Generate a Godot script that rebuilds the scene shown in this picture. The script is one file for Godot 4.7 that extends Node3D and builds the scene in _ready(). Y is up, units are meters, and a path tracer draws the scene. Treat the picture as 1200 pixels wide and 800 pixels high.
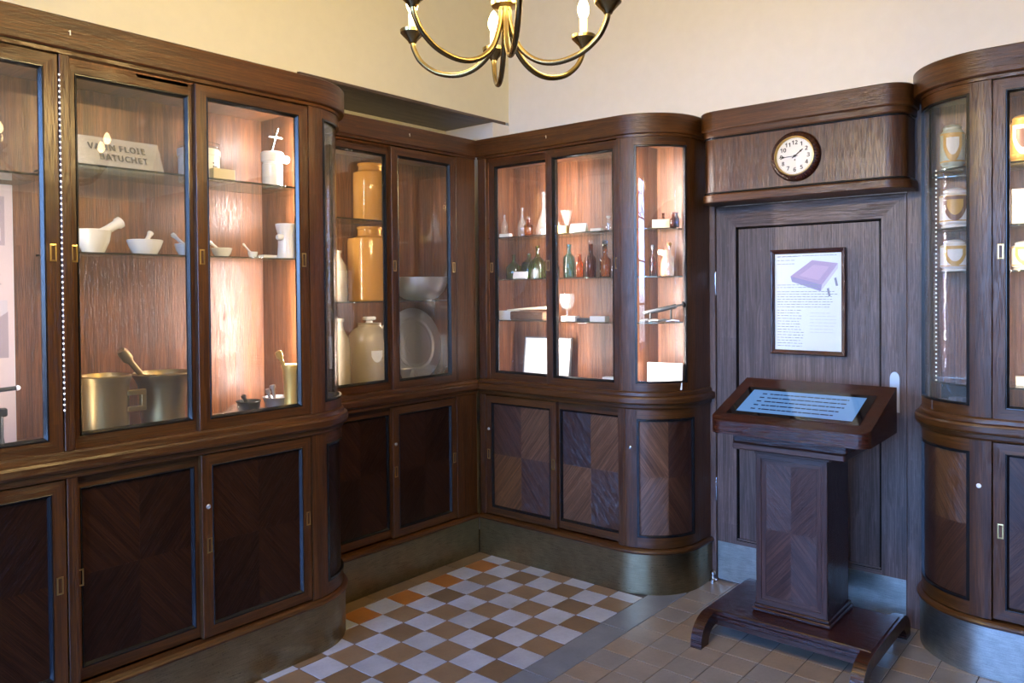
extends Node3D
# A corner of an old apothecary: built-in display cabinets, a panelled door with a clock above, a reading desk with a screen, a brass chandelier.

var rng := RandomNumberGenerator.new()
var mats := {}
var used_names := {}


# ---------------------------------------------------------------- mesh builder
class MB:
	var v := PackedVector3Array()
	var n := PackedVector3Array()
	var t := PackedVector2Array()
	var xf := Transform3D()
	var uo := Vector2.ZERO
	var ur := 0.0

	func tri(a: Vector3, b: Vector3, c: Vector3, na: Vector3, nb: Vector3, nc: Vector3, ua: Vector2, ub: Vector2, uc: Vector2) -> void:
		a = xf * a
		b = xf * b
		c = xf * c
		na = (xf.basis * na).normalized()
		nb = (xf.basis * nb).normalized()
		nc = (xf.basis * nc).normalized()
		var g := (b - a).cross(c - a)
		if g.length_squared() < 1e-16:
			return
		var fl := g.dot(na + nb + nc) > 0.0
		v.append(a)
		v.append(c if fl else b)
		v.append(b if fl else c)
		n.append(na)
		n.append(nc if fl else nb)
		n.append(nb if fl else nc)
		t.append(ua.rotated(ur) + uo)
		t.append((uc if fl else ub).rotated(ur) + uo)
		t.append((ub if fl else uc).rotated(ur) + uo)

	func quad(a: Vector3, b: Vector3, c: Vector3, d: Vector3, nn: Vector3, ua: Vector2, ub: Vector2, uc: Vector2, ud: Vector2) -> void:
		tri(a, b, c, nn, nn, nn, ua, ub, uc)
		tri(a, c, d, nn, nn, nn, ua, uc, ud)

	func quad4(p: Array, q: Array, u: Array) -> void:
		tri(p[0], p[1], p[2], q[0], q[1], q[2], u[0], u[1], u[2])
		tri(p[0], p[2], p[3], q[0], q[2], q[3], u[0], u[2], u[3])

	static func guv(p: Vector3, nn: Vector3, grain: int) -> Vector2:
		var ax := 0
		if absf(nn.y) > absf(nn.x) and absf(nn.y) > absf(nn.z):
			ax = 1
		elif absf(nn.z) > absf(nn.x):
			ax = 2
		var rest := []
		for k in 3:
			if k != ax and k != grain:
				rest.append(k)
		if grain == ax:
			return Vector2(p[rest[0]], p[rest[1]])
		return Vector2(p[rest[0]], p[grain])

	# box with small chamfers; grain = axis the wood runs along
	func box(lo: Vector3, hi: Vector3, bev := 0.002, grain := 1) -> void:
		var c := (lo + hi) * 0.5
		var h := (hi - lo) * 0.5
		bev = minf(bev, minf(h.x, minf(h.y, h.z)) * 0.45)
		var pt := func(s: Vector3, ax: int) -> Vector3:
			var o := s * (h - Vector3.ONE * bev)
			o[ax] = s[ax] * h[ax]
			return c + o
		for ax in 3:
			var a1 := (ax + 1) % 3
			var a2 := (ax + 2) % 3
			for sg in [-1.0, 1.0]:
				var nn := Vector3.ZERO
				nn[ax] = sg
				var ps := []
				for k in [[-1, -1], [1, -1], [1, 1], [-1, 1]]:
					var s := Vector3.ZERO
					s[ax] = sg
					s[a1] = k[0]
					s[a2] = k[1]
					ps.append(pt.call(s, ax))
				quad(ps[0], ps[1], ps[2], ps[3], nn, guv(ps[0], nn, grain), guv(ps[1], nn, grain), guv(ps[2], nn, grain), guv(ps[3], nn, grain))
			if bev > 0.0:
				for s1 in [-1.0, 1.0]:
					for s2 in [-1.0, 1.0]:
						var sa := Vector3.ZERO
						sa[a1] = s1
						sa[a2] = s2
						var sb := sa
						sa[ax] = -1
						sb[ax] = 1
						var n1 := Vector3.ZERO
						n1[a1] = s1
						var n2 := Vector3.ZERO
						n2[a2] = s2
						var p := [pt.call(sa, a1), pt.call(sb, a1), pt.call(sb, a2), pt.call(sa, a2)]
						var nm := (n1 + n2).normalized()
						quad4(p, [nm, nm, nm, nm], [guv(p[0], n1, grain), guv(p[1], n1, grain), guv(p[2], n1, grain), guv(p[3], n1, grain)])
		if bev > 0.0:
			for sx in [-1.0, 1.0]:
				for sy in [-1.0, 1.0]:
					for sz in [-1.0, 1.0]:
						var s := Vector3(sx, sy, sz)
						tri(pt.call(s, 0), pt.call(s, 1), pt.call(s, 2), s.normalized(), s.normalized(), s.normalized(), Vector2.ZERO, Vector2(0.01, 0), Vector2(0, 0.01))

	# path: Array of [Vector2(s, d), Vector2 normal]; profile: Vector2(off, y), outer side to the right hand of its direction
	func sweep(path: Array, prof: Array, caps := true, grain_up := false) -> void:
		var cum := [0.0]
		for i in range(1, path.size()):
			cum.append(cum[i - 1] + (path[i][0] - path[i - 1][0]).length())
		var pc := [0.0]
		for i in range(1, prof.size()):
			pc.append(pc[i - 1] + (prof[i] - prof[i - 1]).length())
		var P := func(i: int, j: int) -> Vector3:
			var q: Vector2 = path[i][0] + path[i][1] * prof[j].x
			return Vector3(q.x, prof[j].y, q.y)
		for j in prof.size() - 1:
			var e: Vector2 = (prof[j + 1] - prof[j]).normalized()
			for i in path.size() - 1:
				var na: Vector2 = path[i][1]
				var nb: Vector2 = path[i + 1][1]
				var n0 := Vector3(na.x * e.y, -e.x, na.y * e.y)
				var n1 := Vector3(nb.x * e.y, -e.x, nb.y * e.y)
				var u := [Vector2(pc[j], cum[i]), Vector2(pc[j], cum[i + 1]), Vector2(pc[j + 1], cum[i + 1]), Vector2(pc[j + 1], cum[i])]
				if grain_up:
					for k in 4:
						u[k] = Vector2(u[k].y, u[k].x)
				quad4([P.call(i, j), P.call(i + 1, j), P.call(i + 1, j + 1), P.call(i, j + 1)], [n0, n1, n1, n0], u)
		if caps and prof.size() > 2:
			var pg := PackedVector2Array(prof)
			var ids := Geometry2D.triangulate_polygon(pg)
			for en in [0, path.size() - 1]:
				var q: Vector2 = path[en][1]
				var along := Vector3(q.y, 0, -q.x) * (-1.0 if en == 0 else 1.0)
				for k in range(0, ids.size(), 3):
					tri(P.call(en, ids[k]), P.call(en, ids[k + 1]), P.call(en, ids[k + 2]), along, along, along, pg[ids[k]], pg[ids[k + 1]], pg[ids[k + 2]])

	# mitred rectangular frame lying in XY; prof: Vector2(inset, z)
	func frame(x0: float, x1: float, y0: float, y1: float, prof: Array) -> void:
		var cor := func(k: int, q: Vector2) -> Vector3:
			match k % 4:
				0: return Vector3(x0 + q.x, y0 + q.x, q.y)
				1: return Vector3(x1 - q.x, y0 + q.x, q.y)
				2: return Vector3(x1 - q.x, y1 - q.x, q.y)
			return Vector3(x0 + q.x, y1 - q.x, q.y)
		var inw := [Vector3(0, 1, 0), Vector3(-1, 0, 0), Vector3(0, -1, 0), Vector3(1, 0, 0)]
		for j in prof.size() - 1:
			var e: Vector2 = prof[j + 1] - prof[j]
			for k in 4:
				var nn: Vector3 = (inw[k] * -e.y + Vector3(0, 0, 1) * e.x).normalized()
				var a: Vector3 = cor.call(k, prof[j])
				var b: Vector3 = cor.call(k + 1, prof[j])
				var c: Vector3 = cor.call(k + 1, prof[j + 1])
				var d: Vector3 = cor.call(k, prof[j + 1])
				var ax := 0 if k % 2 == 0 else 1
				var off := Vector2(k * 0.137, k * 0.31)
				var w := 0.02 * j
				quad(a, b, c, d, nn, Vector2(w, a[ax]) + off, Vector2(w, b[ax]) + off, Vector2(w + e.length(), c[ax]) + off, Vector2(w + e.length(), d[ax]) + off)

	func lathe(prof: Array, segs := 24, crease := 0.8) -> void:
		var m := prof.size()
		var sn := []
		for j in m - 1:
			var e: Vector2 = (prof[j + 1] - prof[j]).normalized()
			sn.append(Vector2(e.y, -e.x))
		for j in m - 1:
			var na: Vector2 = sn[j]
			var nb: Vector2 = sn[j]
			if j > 0 and sn[j - 1].dot(sn[j]) > crease:
				na = (sn[j - 1] + sn[j]).normalized()
			if j < m - 2 and sn[j + 1].dot(sn[j]) > crease:
				nb = (sn[j + 1] + sn[j]).normalized()
			for i in segs:
				var a0 := TAU * i / segs
				var a1 := TAU * (i + 1) / segs
				var c0 := Vector3(cos(a0), 0, sin(a0))
				var c1 := Vector3(cos(a1), 0, sin(a1))
				var p0: Vector2 = prof[j]
				var p1: Vector2 = prof[j + 1]
				var up := Vector3.UP
				quad4([c0 * p0.x + up * p0.y, c1 * p0.x + up * p0.y, c1 * p1.x + up * p1.y, c0 * p1.x + up * p1.y],
					[c0 * na.x + up * na.y, c1 * na.x + up * na.y, c1 * nb.x + up * nb.y, c0 * nb.x + up * nb.y],
					[Vector2(float(i) / segs, p0.y), Vector2(float(i + 1) / segs, p0.y), Vector2(float(i + 1) / segs, p1.y), Vector2(float(i) / segs, p1.y)])

	func tube(pts: Array, rad: Variant, segs := 10, caps := true) -> void:
		var m := pts.size()
		var fr := []
		var ref := Vector3.UP
		for i in m:
			var d: Vector3 = (pts[mini(i + 1, m - 1)] - pts[maxi(i - 1, 0)]).normalized()
			if absf(d.dot(ref)) > 0.97:
				ref = Vector3.RIGHT if absf(d.x) < 0.9 else Vector3.BACK
			var a := d.cross(ref).normalized()
			var b := a.cross(d).normalized()
			ref = b
			fr.append([a, b, d])
		var R := func(i: int) -> float:
			return rad[i] if rad is Array else rad
		for i in m - 1:
			for k in segs:
				var a0 := TAU * k / segs
				var a1 := TAU * (k + 1) / segs
				var q00: Vector3 = fr[i][0] * cos(a0) + fr[i][1] * sin(a0)
				var q01: Vector3 = fr[i][0] * cos(a1) + fr[i][1] * sin(a1)
				var q10: Vector3 = fr[i + 1][0] * cos(a0) + fr[i + 1][1] * sin(a0)
				var q11: Vector3 = fr[i + 1][0] * cos(a1) + fr[i + 1][1] * sin(a1)
				quad4([pts[i] + q00 * R.call(i), pts[i] + q01 * R.call(i), pts[i + 1] + q11 * R.call(i + 1), pts[i + 1] + q10 * R.call(i + 1)], [q00, q01, q11, q10],
					[Vector2(k * 0.01, i * 0.02), Vector2((k + 1) * 0.01, i * 0.02), Vector2((k + 1) * 0.01, (i + 1) * 0.02), Vector2(k * 0.01, (i + 1) * 0.02)])
		if caps:
			for en in [0, m - 1]:
				var d: Vector3 = fr[en][2] * (-1.0 if en == 0 else 1.0)
				for k in segs:
					var a0 := TAU * k / segs
					var a1 := TAU * (k + 1) / segs
					tri(pts[en], pts[en] + (fr[en][0] * cos(a0) + fr[en][1] * sin(a0)) * R.call(en), pts[en] + (fr[en][0] * cos(a1) + fr[en][1] * sin(a1)) * R.call(en), d, d, d, Vector2.ZERO, Vector2(0.01, 0), Vector2(0, 0.01))

	# upright prism from a plan polygon (x, z)
	func prism(poly: Array, y0: float, y1: float) -> void:
		var pg := PackedVector2Array(poly)
		if Geometry2D.is_polygon_clockwise(pg):
			pg.reverse()
		var ids := Geometry2D.triangulate_polygon(pg)
		for k in range(0, ids.size(), 3):
			for yy in [y0, y1]:
				var nn := Vector3.UP if yy == y1 else Vector3.DOWN
				var q := []
				for e in 3:
					q.append(Vector3(pg[ids[k + e]].x, yy, pg[ids[k + e]].y))
				tri(q[0], q[1], q[2], nn, nn, nn, pg[ids[k]], pg[ids[k + 1]], pg[ids[k + 2]])
		for i in pg.size():
			var a := pg[i]
			var b := pg[(i + 1) % pg.size()]
			var e := (b - a).normalized()
			var nn := Vector3(e.y, 0, -e.x)
			if Geometry2D.is_point_in_polygon((a + b) * 0.5 + Vector2(nn.x, nn.z) * 1e-4, pg):
				nn = -nn
			var l := (b - a).length()
			quad(Vector3(a.x, y0, a.y), Vector3(b.x, y0, b.y), Vector3(b.x, y1, b.y), Vector3(a.x, y1, a.y), nn, Vector2(0, y0), Vector2(l, y0), Vector2(l, y1), Vector2(0, y1))

	func mesh() -> ArrayMesh:
		var arr := []
		arr.resize(Mesh.ARRAY_MAX)
		arr[Mesh.ARRAY_VERTEX] = v
		arr[Mesh.ARRAY_NORMAL] = n
		arr[Mesh.ARRAY_TEX_UV] = t
		var m := ArrayMesh.new()
		m.add_surface_from_arrays(Mesh.PRIMITIVE_TRIANGLES, arr)
		return m


func mb(rand_uv := true) -> MB:
	var m := MB.new()
	if rand_uv:
		m.uo = Vector2(rng.randf() * 3.0, rng.randf() * 3.0)
	return m


func obj(called: String, b: MB, m: Material, parent: Node = self) -> MeshInstance3D:
	var o := MeshInstance3D.new()
	o.name = numbered(called) if parent == self else called
	o.mesh = b.mesh()
	o.material_override = m
	o.cast_shadow = GeometryInstance3D.SHADOW_CASTING_SETTING_ON
	parent.add_child(o, true)
	return o


func numbered(called: String) -> String:
	var k: int = used_names.get(called, 0)
	used_names[called] = k + 1
	return called if k == 0 else "%s_%03d" % [called, k]


func tag(o: Node, label: String, category: String, group := "") -> Node:
	o.set_meta("label", label)
	o.set_meta("category", category)
	if group:
		o.set_meta("group", group)
	return o


func thing(called: String, label: String, category: String, at := Vector3.ZERO, turn := 0.0, group := "") -> Node3D:
	var o := Node3D.new()
	o.name = numbered(called)
	add_child(o)
	o.position = at
	o.rotation.y = turn
	tag(o, label, category, group)
	return o


func struct(called: String, b: MB, m: Material) -> MeshInstance3D:
	var o := obj(called, b, m)
	o.set_meta("kind", "structure")
	return o


func struct_node(called: String) -> Node3D:
	var o := Node3D.new()
	o.name = called
	add_child(o)
	o.set_meta("kind", "structure")
	return o


func lettering(text: String, size: float, m: Material, parent: Node, at: Vector3, rot := Vector3.ZERO, bold := false, depth := 0.0012) -> MeshInstance3D:
	var f := SystemFont.new()
	f.font_names = PackedStringArray(["Droid Sans"])
	f.font_weight = 700 if bold else 400
	var tm := TextMesh.new()
	tm.text = text
	tm.font = f
	tm.font_size = 32
	tm.pixel_size = size / 32.0
	tm.depth = depth
	var o := MeshInstance3D.new()
	o.name = "lettering"
	o.mesh = tm
	o.material_override = m
	parent.add_child(o, true)
	o.position = at
	o.rotation = rot
	return o


# ---------------------------------------------------------------- materials
func lin(r: float, g: float, b: float) -> Color:
	return Color(r, g, b).linear_to_srgb()


func noise_img(w: int, h: int, freq: float, sd: int, tw: int, th: int) -> PackedByteArray:
	var fn := FastNoiseLite.new()
	fn.seed = sd
	fn.noise_type = FastNoiseLite.TYPE_SIMPLEX_SMOOTH
	fn.frequency = freq
	fn.fractal_octaves = 3
	var im := fn.get_seamless_image(w, h)
	im.convert(Image.FORMAT_L8)
	im.resize(tw, th, Image.INTERPOLATE_CUBIC)
	return im.get_data()


func wood_textures() -> Array:
	var W := 512
	var H := 1024
	var fine := noise_img(1024, 26, 0.30, 3, W, H)
	var mid := noise_img(512, 14, 0.12, 7, W, H)
	var broad := noise_img(64, 10, 0.07, 11, W, H)
	var fleck := noise_img(128, 128, 0.16, 19, W, H)
	var col := PackedByteArray()
	col.resize(W * H * 3)
	var hgt := PackedByteArray()
	hgt.resize(W * H)
	for y in H:
		for x in W:
			var i := y * W + x
			var b := broad[i] / 255.0
			var ring := 0.5 + 0.5 * sin(TAU * (7.0 * x / W + 2.2 * b))
			var f := fine[i] / 255.0
			var pore := clampf((0.40 - f) * 6.0, 0.0, 1.0)
			var fk := clampf((fleck[i] / 255.0 - 0.66) * 5.0, 0.0, 1.0)
			var tt := clampf(0.20 * b + 0.34 * (mid[i] / 255.0) + 0.13 * ring + 0.33 * f + 0.08 * fk, 0.0, 1.0)
			tt = clampf((tt - 0.26) * 1.9, 0.0, 1.0)
			tt *= 1.0 - 0.55 * pore
			col[i * 3] = int(lerpf(118, 255, tt))
			col[i * 3 + 1] = int(lerpf(104, 246, tt))
			col[i * 3 + 2] = int(lerpf(92, 236, tt))
			hgt[i] = int(255.0 * clampf(0.75 - 0.55 * pore + 0.25 * f, 0.0, 1.0))
	return [ImageTexture.create_from_image(Image.create_from_data(W, H, false, Image.FORMAT_RGB8, col)), ImageTexture.create_from_image(Image.create_from_data(W, H, false, Image.FORMAT_L8, hgt))]


func speck_textures() -> Array:
	# scratched, blotchy metal and worn ceramic: [colour, roughness]
	var W := 512
	var a := noise_img(512, 512, 0.012, 31, W, W)
	var b := noise_img(512, 512, 0.11, 33, W, W)
	var s := noise_img(512, 24, 0.2, 35, W, W)
	var col := PackedByteArray()
	col.resize(W * W)
	var ro := PackedByteArray()
	ro.resize(W * W)
	for i in W * W:
		var q := 0.25 * a[i] / 255.0 + 0.25 * b[i] / 255.0 + 0.5 * s[i] / 255.0
		col[i] = int(lerpf(190, 255, clampf(q * 1.4 - 0.2, 0, 1)))
		ro[i] = int(lerpf(120, 255, clampf(0.6 * b[i] / 255.0 + 0.4 * s[i] / 255.0, 0, 1)))
	var cer := PackedByteArray()
	cer.resize(W * W)
	for i in W * W:
		cer[i] = int(lerpf(205, 255, clampf(0.7 * a[i] / 255.0 + 0.3 * b[i] / 255.0, 0, 1)))
	return [ImageTexture.create_from_image(Image.create_from_data(W, W, false, Image.FORMAT_L8, col)), ImageTexture.create_from_image(Image.create_from_data(W, W, false, Image.FORMAT_L8, ro)), ImageTexture.create_from_image(Image.create_from_data(W, W, false, Image.FORMAT_L8, cer))]


func std(called: String, c: Color, rough := 0.5, metal := 0.0) -> StandardMaterial3D:
	var m := StandardMaterial3D.new()
	m.resource_name = called
	m.albedo_color = c
	m.roughness = rough
	m.metallic = metal
	mats[called] = m
	return m


func wood(called: String, c: Color, rough: float, tex: Array, coat := 0.0) -> StandardMaterial3D:
	var m := std(called, c, rough)
	m.albedo_texture = tex[0]
	m.uv1_scale = Vector3(1.0 / 0.30, 1.0 / 0.95, 1)
	m.heightmap_enabled = true
	m.heightmap_texture = tex[1]
	m.heightmap_scale = 0.09
	m.metallic_specular = 0.50
	if coat > 0.0:
		m.clearcoat_enabled = true
		m.clearcoat = coat
		m.clearcoat_roughness = 0.22
	return m


func glass_solid(called: String, c: Color, alpha := 0.0) -> StandardMaterial3D:
	var m := std(called, Color(c.r, c.g, c.b, alpha), 0.03)
	m.transparency = BaseMaterial3D.TRANSPARENCY_ALPHA
	m.refraction_enabled = true
	m.refraction_scale = 0.05
	return m


func make_materials() -> void:
	var wt := wood_textures()
	var sp := speck_textures()
	wood("oak", lin(0.120, 0.047, 0.0095), 0.34, wt)
	wood("oak_inside", lin(0.30, 0.118, 0.044), 0.34, wt).metallic_specular = 0.5
	wood("oak_door", lin(0.185, 0.140, 0.135), 0.40, wt)
	wood("mahogany", lin(0.062, 0.0165, 0.0080), 0.26, wt)
	wood("mahogany_face", lin(0.095, 0.045, 0.036), 0.36, wt)
	wood("veneer_light", lin(0.22, 0.120, 0.072), 0.33, wt)
	wood("veneer_tan", lin(0.20, 0.096, 0.040), 0.33, wt)
	wood("veneer_mid", lin(0.105, 0.048, 0.028), 0.33, wt)
	wood("veneer_dark", lin(0.068, 0.028, 0.018), 0.33, wt)
	wood("veneer_deep", lin(0.032, 0.0120, 0.0052), 0.33, wt).metallic_specular = 0.36
	wood("veneer_deep_warm", lin(0.048, 0.0185, 0.0075), 0.33, wt).metallic_specular = 0.36
	std("ebony", lin(0.006, 0.006, 0.007), 0.25)
	var b := std("brass_plinth", lin(0.40, 0.325, 0.185), 0.42, 1.0)
	b.albedo_texture = sp[0]
	b.roughness_texture = sp[1]
	b.uv1_scale = Vector3(2.2, 2.2, 1)
	b.roughness = 0.46
	var k := std("brass_pale", lin(0.62, 0.66, 0.60), 0.5, 1.0)
	k.albedo_texture = sp[0]
	k.roughness_texture = sp[1]
	k.uv1_scale = Vector3(2.5, 2.5, 1)
	std("brass", lin(0.62, 0.45, 0.18), 0.30, 1.0)
	std("brass_antique", lin(0.27, 0.20, 0.085), 0.22, 1.0)
	std("bronze", lin(0.40, 0.28, 0.12), 0.42, 1.0)
	std("gilt_brass", lin(0.72, 0.47, 0.12), 0.42, 0.6)
	std("steel", lin(0.60, 0.60, 0.60), 0.22, 1.0)
	std("nickel", lin(0.42, 0.43, 0.44), 0.45, 0.6)
	std("pewter", lin(0.56, 0.53, 0.50), 0.46, 0.85)
	std("iron", lin(0.012, 0.012, 0.013), 0.35, 0.0)
	std("porcelain", lin(0.80, 0.78, 0.75), 0.14)
	std("enamel", lin(0.74, 0.73, 0.70), 0.30)
	std("card", lin(0.72, 0.70, 0.65), 0.7)
	std("card_cream", lin(0.66, 0.58, 0.40), 0.7)
	std("ink", lin(0.02, 0.02, 0.022), 0.6)
	std("print_grey", lin(0.10, 0.10, 0.105), 0.6)
	std("stoneware_ochre", lin(0.50, 0.245, 0.055), 0.10)
	std("stoneware_grey", lin(0.46, 0.38, 0.28), 0.2)
	std("cork", lin(0.33, 0.18, 0.08), 0.8)
	std("clay", lin(0.42, 0.17, 0.08), 0.4)
	std("stone", lin(0.10, 0.105, 0.12), 0.7)
	std("shield_green", lin(0.42, 0.46, 0.38), 0.35)
	std("shield_brown", lin(0.17, 0.085, 0.05), 0.4)
	std("gold_label", lin(0.50, 0.30, 0.07), 0.4)
	std("leather", lin(0.16, 0.045, 0.03), 0.5)
	std("paper", lin(0.80, 0.78, 0.72), 0.8)
	var aw := std("acrylic", Color(0.92, 0.92, 0.92, 0.20), 0.12)
	aw.transparency = BaseMaterial3D.TRANSPARENCY_ALPHA
	var pane := std("pane", Color(0.9, 0.97, 0.95, 0.02), 0.0)
	pane.transparency = BaseMaterial3D.TRANSPARENCY_ALPHA
	glass_solid("shelf_glass", lin(0.70, 0.90, 0.82))
	var thin := std("clear_glass", Color(0.95, 0.97, 0.97, 0.045), 0.02)
	thin.transparency = BaseMaterial3D.TRANSPARENCY_ALPHA
	glass_solid("glass_green", lin(0.66, 0.88, 0.6))
	glass_solid("glass_olive", lin(0.6, 0.75, 0.27))
	glass_solid("glass_teal", lin(0.34, 0.78, 0.82))
	glass_solid("glass_amber", lin(0.9, 0.48, 0.1))
	glass_solid("glass_brown", lin(0.48, 0.19, 0.06))
	glass_solid("glass_blue", lin(0.42, 0.6, 0.88))
	var pl := std("plaster_cream", lin(0.78, 0.745, 0.585), 0.9)
	var pw := std("plaster_white", lin(0.80, 0.79, 0.78), 0.9)
	var pn := NoiseTexture2D.new()
	pn.width = 256
	pn.height = 256
	pn.seamless = true
	var fn := FastNoiseLite.new()
	fn.frequency = 0.03
	fn.seed = 5
	pn.noise = fn
	var ramp := Gradient.new()
	ramp.set_color(0, Color(0.985, 0.985, 0.982))
	ramp.set_color(1, Color(1, 1, 1))
	pn.color_ramp = ramp
	for m in [pl, pw]:
		m.albedo_texture = pn
		m.uv1_triplanar = true
		m.uv1_world_triplanar = true
		m.uv1_scale = Vector3.ONE * 1.6
	std("ceiling_white", lin(0.80, 0.79, 0.77), 0.95)
	std("window_white", lin(0.75, 0.75, 0.74), 0.4)
	var tones := {"tile_white": lin(0.45, 0.47, 0.52), "tile_white_b": lin(0.4, 0.42, 0.46), "tile_tan": lin(0.26, 0.17, 0.092), "tile_tan_b": lin(0.215, 0.138, 0.072), "tile_brown": lin(0.19, 0.125, 0.065),
		"tile_orange": lin(0.38, 0.145, 0.032), "tile_grey": lin(0.2, 0.215, 0.235), "tile_beige": lin(0.29, 0.24, 0.19), "tile_beige_b": lin(0.26, 0.235, 0.205), "tile_beige_c": lin(0.31, 0.235, 0.165)}
	for q in tones:
		var m := std(q, tones[q], 0.30)
		m.albedo_texture = sp[2]
		m.uv1_scale = Vector3(0.9, 0.9, 1)
	std("grout", lin(0.06, 0.05, 0.042), 0.9)
	var led := std("led", Color(1, 0.97, 0.93), 0.5)
	led.emission_enabled = true
	led.emission = Color(1, 0.96, 0.92)
	led.emission_energy_multiplier = 2.0
	var bead := std("led_bead", Color(1, 0.97, 0.95), 0.5)
	bead.emission_enabled = true
	bead.emission = Color(1, 0.97, 0.95)
	bead.emission_energy_multiplier = 0.75
	var bulb := std("bulb", Color(1, 0.9, 0.7), 0.3)
	bulb.emission_enabled = true
	bulb.emission = Color(1.0, 0.90, 0.66)
	bulb.emission_energy_multiplier = 18.0
	std("candle_tube", lin(0.75, 0.68, 0.52), 0.5)
	std("screen_bezel", lin(0.004, 0.004, 0.005), 0.06)
	std("dark_gap", lin(0.004, 0.003, 0.003), 0.9)


# ---------------------------------------------------------------- cabinets
# A cabinet stands in its own frame: x = s along the front (to the right seen from the room), z = d out into the room.
func arc(c: Dictionary, a: float, b: float, n := 10) -> Array:
	var out := []
	var r: float = c.F - c.cd
	for i in n + 1:
		var th := deg_to_rad(lerpf(a, b, float(i) / n))
		var q := Vector2(c.bow * sin(th), cos(th))
		out.append([Vector2(c.cs, c.cd) + q * r, q])
	return out


func front(c: Dictionary) -> Array:
	if c.bow == 0:
		return [[Vector2(c.sa, c.F), Vector2(0, 1)], [Vector2(c.sb, c.F), Vector2(0, 1)]]
	var r: float = c.F - c.cd
	if c.bow > 0:
		return [[Vector2(c.sa, c.F), Vector2(0, 1)]] + arc(c, 0, 90, 16) + [[Vector2(c.cs + r, c.back), Vector2(1, 0)]]
	return [[Vector2(c.cs - r, c.back), Vector2(-1, 0)]] + arc(c, 90, 0, 16) + [[Vector2(c.sb, c.F), Vector2(0, 1)]]


func door_frame(x0: float, x1: float, y0: float, y1: float, z: float, w: float, called: String, parent: Node, m: Material) -> MeshInstance3D:
	var b := mb()
	b.xf = Transform3D(Basis(), Vector3(0, 0, z))
	b.frame(x0, x1, y0, y1, [Vector2(0, -0.024), Vector2(0, -0.002), Vector2(0.002, 0), Vector2(w - 0.012, 0), Vector2(w - 0.012, -0.024), Vector2(0, -0.024)])
	var o := obj(called, b, m, parent)
	var e := mb()
	e.xf = b.xf
	e.frame(x0, x1, y0, y1, [Vector2(w - 0.012, -0.02), Vector2(w - 0.012, 0.0005), Vector2(w - 0.010, 0.002), Vector2(w - 0.007, 0.0015), Vector2(w - 0.003, -0.005), Vector2(w, -0.010), Vector2(w, -0.020)])
	obj("bead", e, mats.ebony, o)
	return o


func finger_pull(parent: Node, s: float, y: float, z: float, m: Material) -> void:
	var b := mb(false)
	b.xf = Transform3D(Basis(), Vector3(s, y, z))
	b.frame(-0.010, 0.010, -0.028, 0.028, [Vector2(0, 0), Vector2(0, 0.002), Vector2(0.0045, 0.0025), Vector2(0.0055, -0.008)])
	b.quad(Vector3(-0.005, -0.023, -0.008), Vector3(0.005, -0.023, -0.008), Vector3(0.005, 0.023, -0.008), Vector3(-0.005, 0.023, -0.008), Vector3(0, 0, 1), Vector2.ZERO, Vector2(0.01, 0), Vector2(0.01, 0.04), Vector2(0, 0.04))
	obj("finger_pull", b, m, parent)


func key_plate(parent: Node, at: Vector3, nrm: Vector2, m: Material) -> void:
	var b := mb(false)
	var zz := Vector3(nrm.x, 0, nrm.y)
	b.xf = Transform3D(Basis(zz.cross(Vector3.UP) * -1.0, zz, Vector3.UP), at)
	b.lathe([Vector2(0.009, 0), Vector2(0.009, 0.0015), Vector2(0.006, 0.004), Vector2(0.004, 0.0045), Vector2(0.004, 0.001), Vector2(0, 0.001)], 14)
	obj("keyhole_plate", b, m, parent)


func glass_door(cab: Node, x0: float, x1: float, y0: float, y1: float, z: float, pulls: Array) -> void:
	var o := door_frame(x0, x1, y0, y1, z, 0.054, "glass_door", cab, mats.oak)
	var g := mb(false)
	g.box(Vector3(x0 + 0.05, y0 + 0.05, z - 0.016), Vector3(x1 - 0.05, y1 - 0.05, z - 0.012), 0.0)
	obj("pane", g, mats.pane, o)
	for p in pulls:
		finger_pull(o, p, 1.633, z, mats.brass)


func panel_door(cab: Node, x0: float, x1: float, y0: float, y1: float, z: float, tints: Array, pulls: Array, key := -9.0) -> void:
	var w := 0.052
	var o := door_frame(x0, x1, y0, y1, z, w, "panel_door", cab, mats.oak)
	var xm := (x0 + x1) * 0.5
	var ym := (y0 + y1) * 0.5 + 0.005
	var xs := [x0 + w - 0.006, xm, x1 - w + 0.006]
	var ys := [y0 + w - 0.006, ym, y1 - w + 0.006]
	for j in 2:
		for i in 2:
			var b := mb()
			b.ur = deg_to_rad(38.0 if (i + j) % 2 == 0 else -38.0)
			b.box(Vector3(xs[i], ys[j], z - 0.022), Vector3(xs[i + 1], ys[j + 1], z - 0.011 - 0.0003 * ((i + j) % 2)), 0.0)
			obj("veneer_square", b, mats[tints[j * 2 + i]], o)
	for p in pulls:
		finger_pull(o, p, 0.572, z, mats.brass)
	if key > -8.0:
		key_plate(o, Vector3(key, 0.715, z), Vector2(0, 1), mats.nickel)


func band(cab: Node, called: String, path: Array, y0: float, y1: float, m: Material, th := 0.028, off := 0.0, grain_up := false) -> MeshInstance3D:
	var b := mb()
	b.sweep(path, [Vector2(off - th, y0), Vector2(off - 0.002, y0), Vector2(off, y0 + 0.002), Vector2(off, y1 - 0.002), Vector2(off - 0.002, y1), Vector2(off - th, y1), Vector2(off - th, y0)], true, grain_up)
	return obj(called, b, m, cab)


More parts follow.
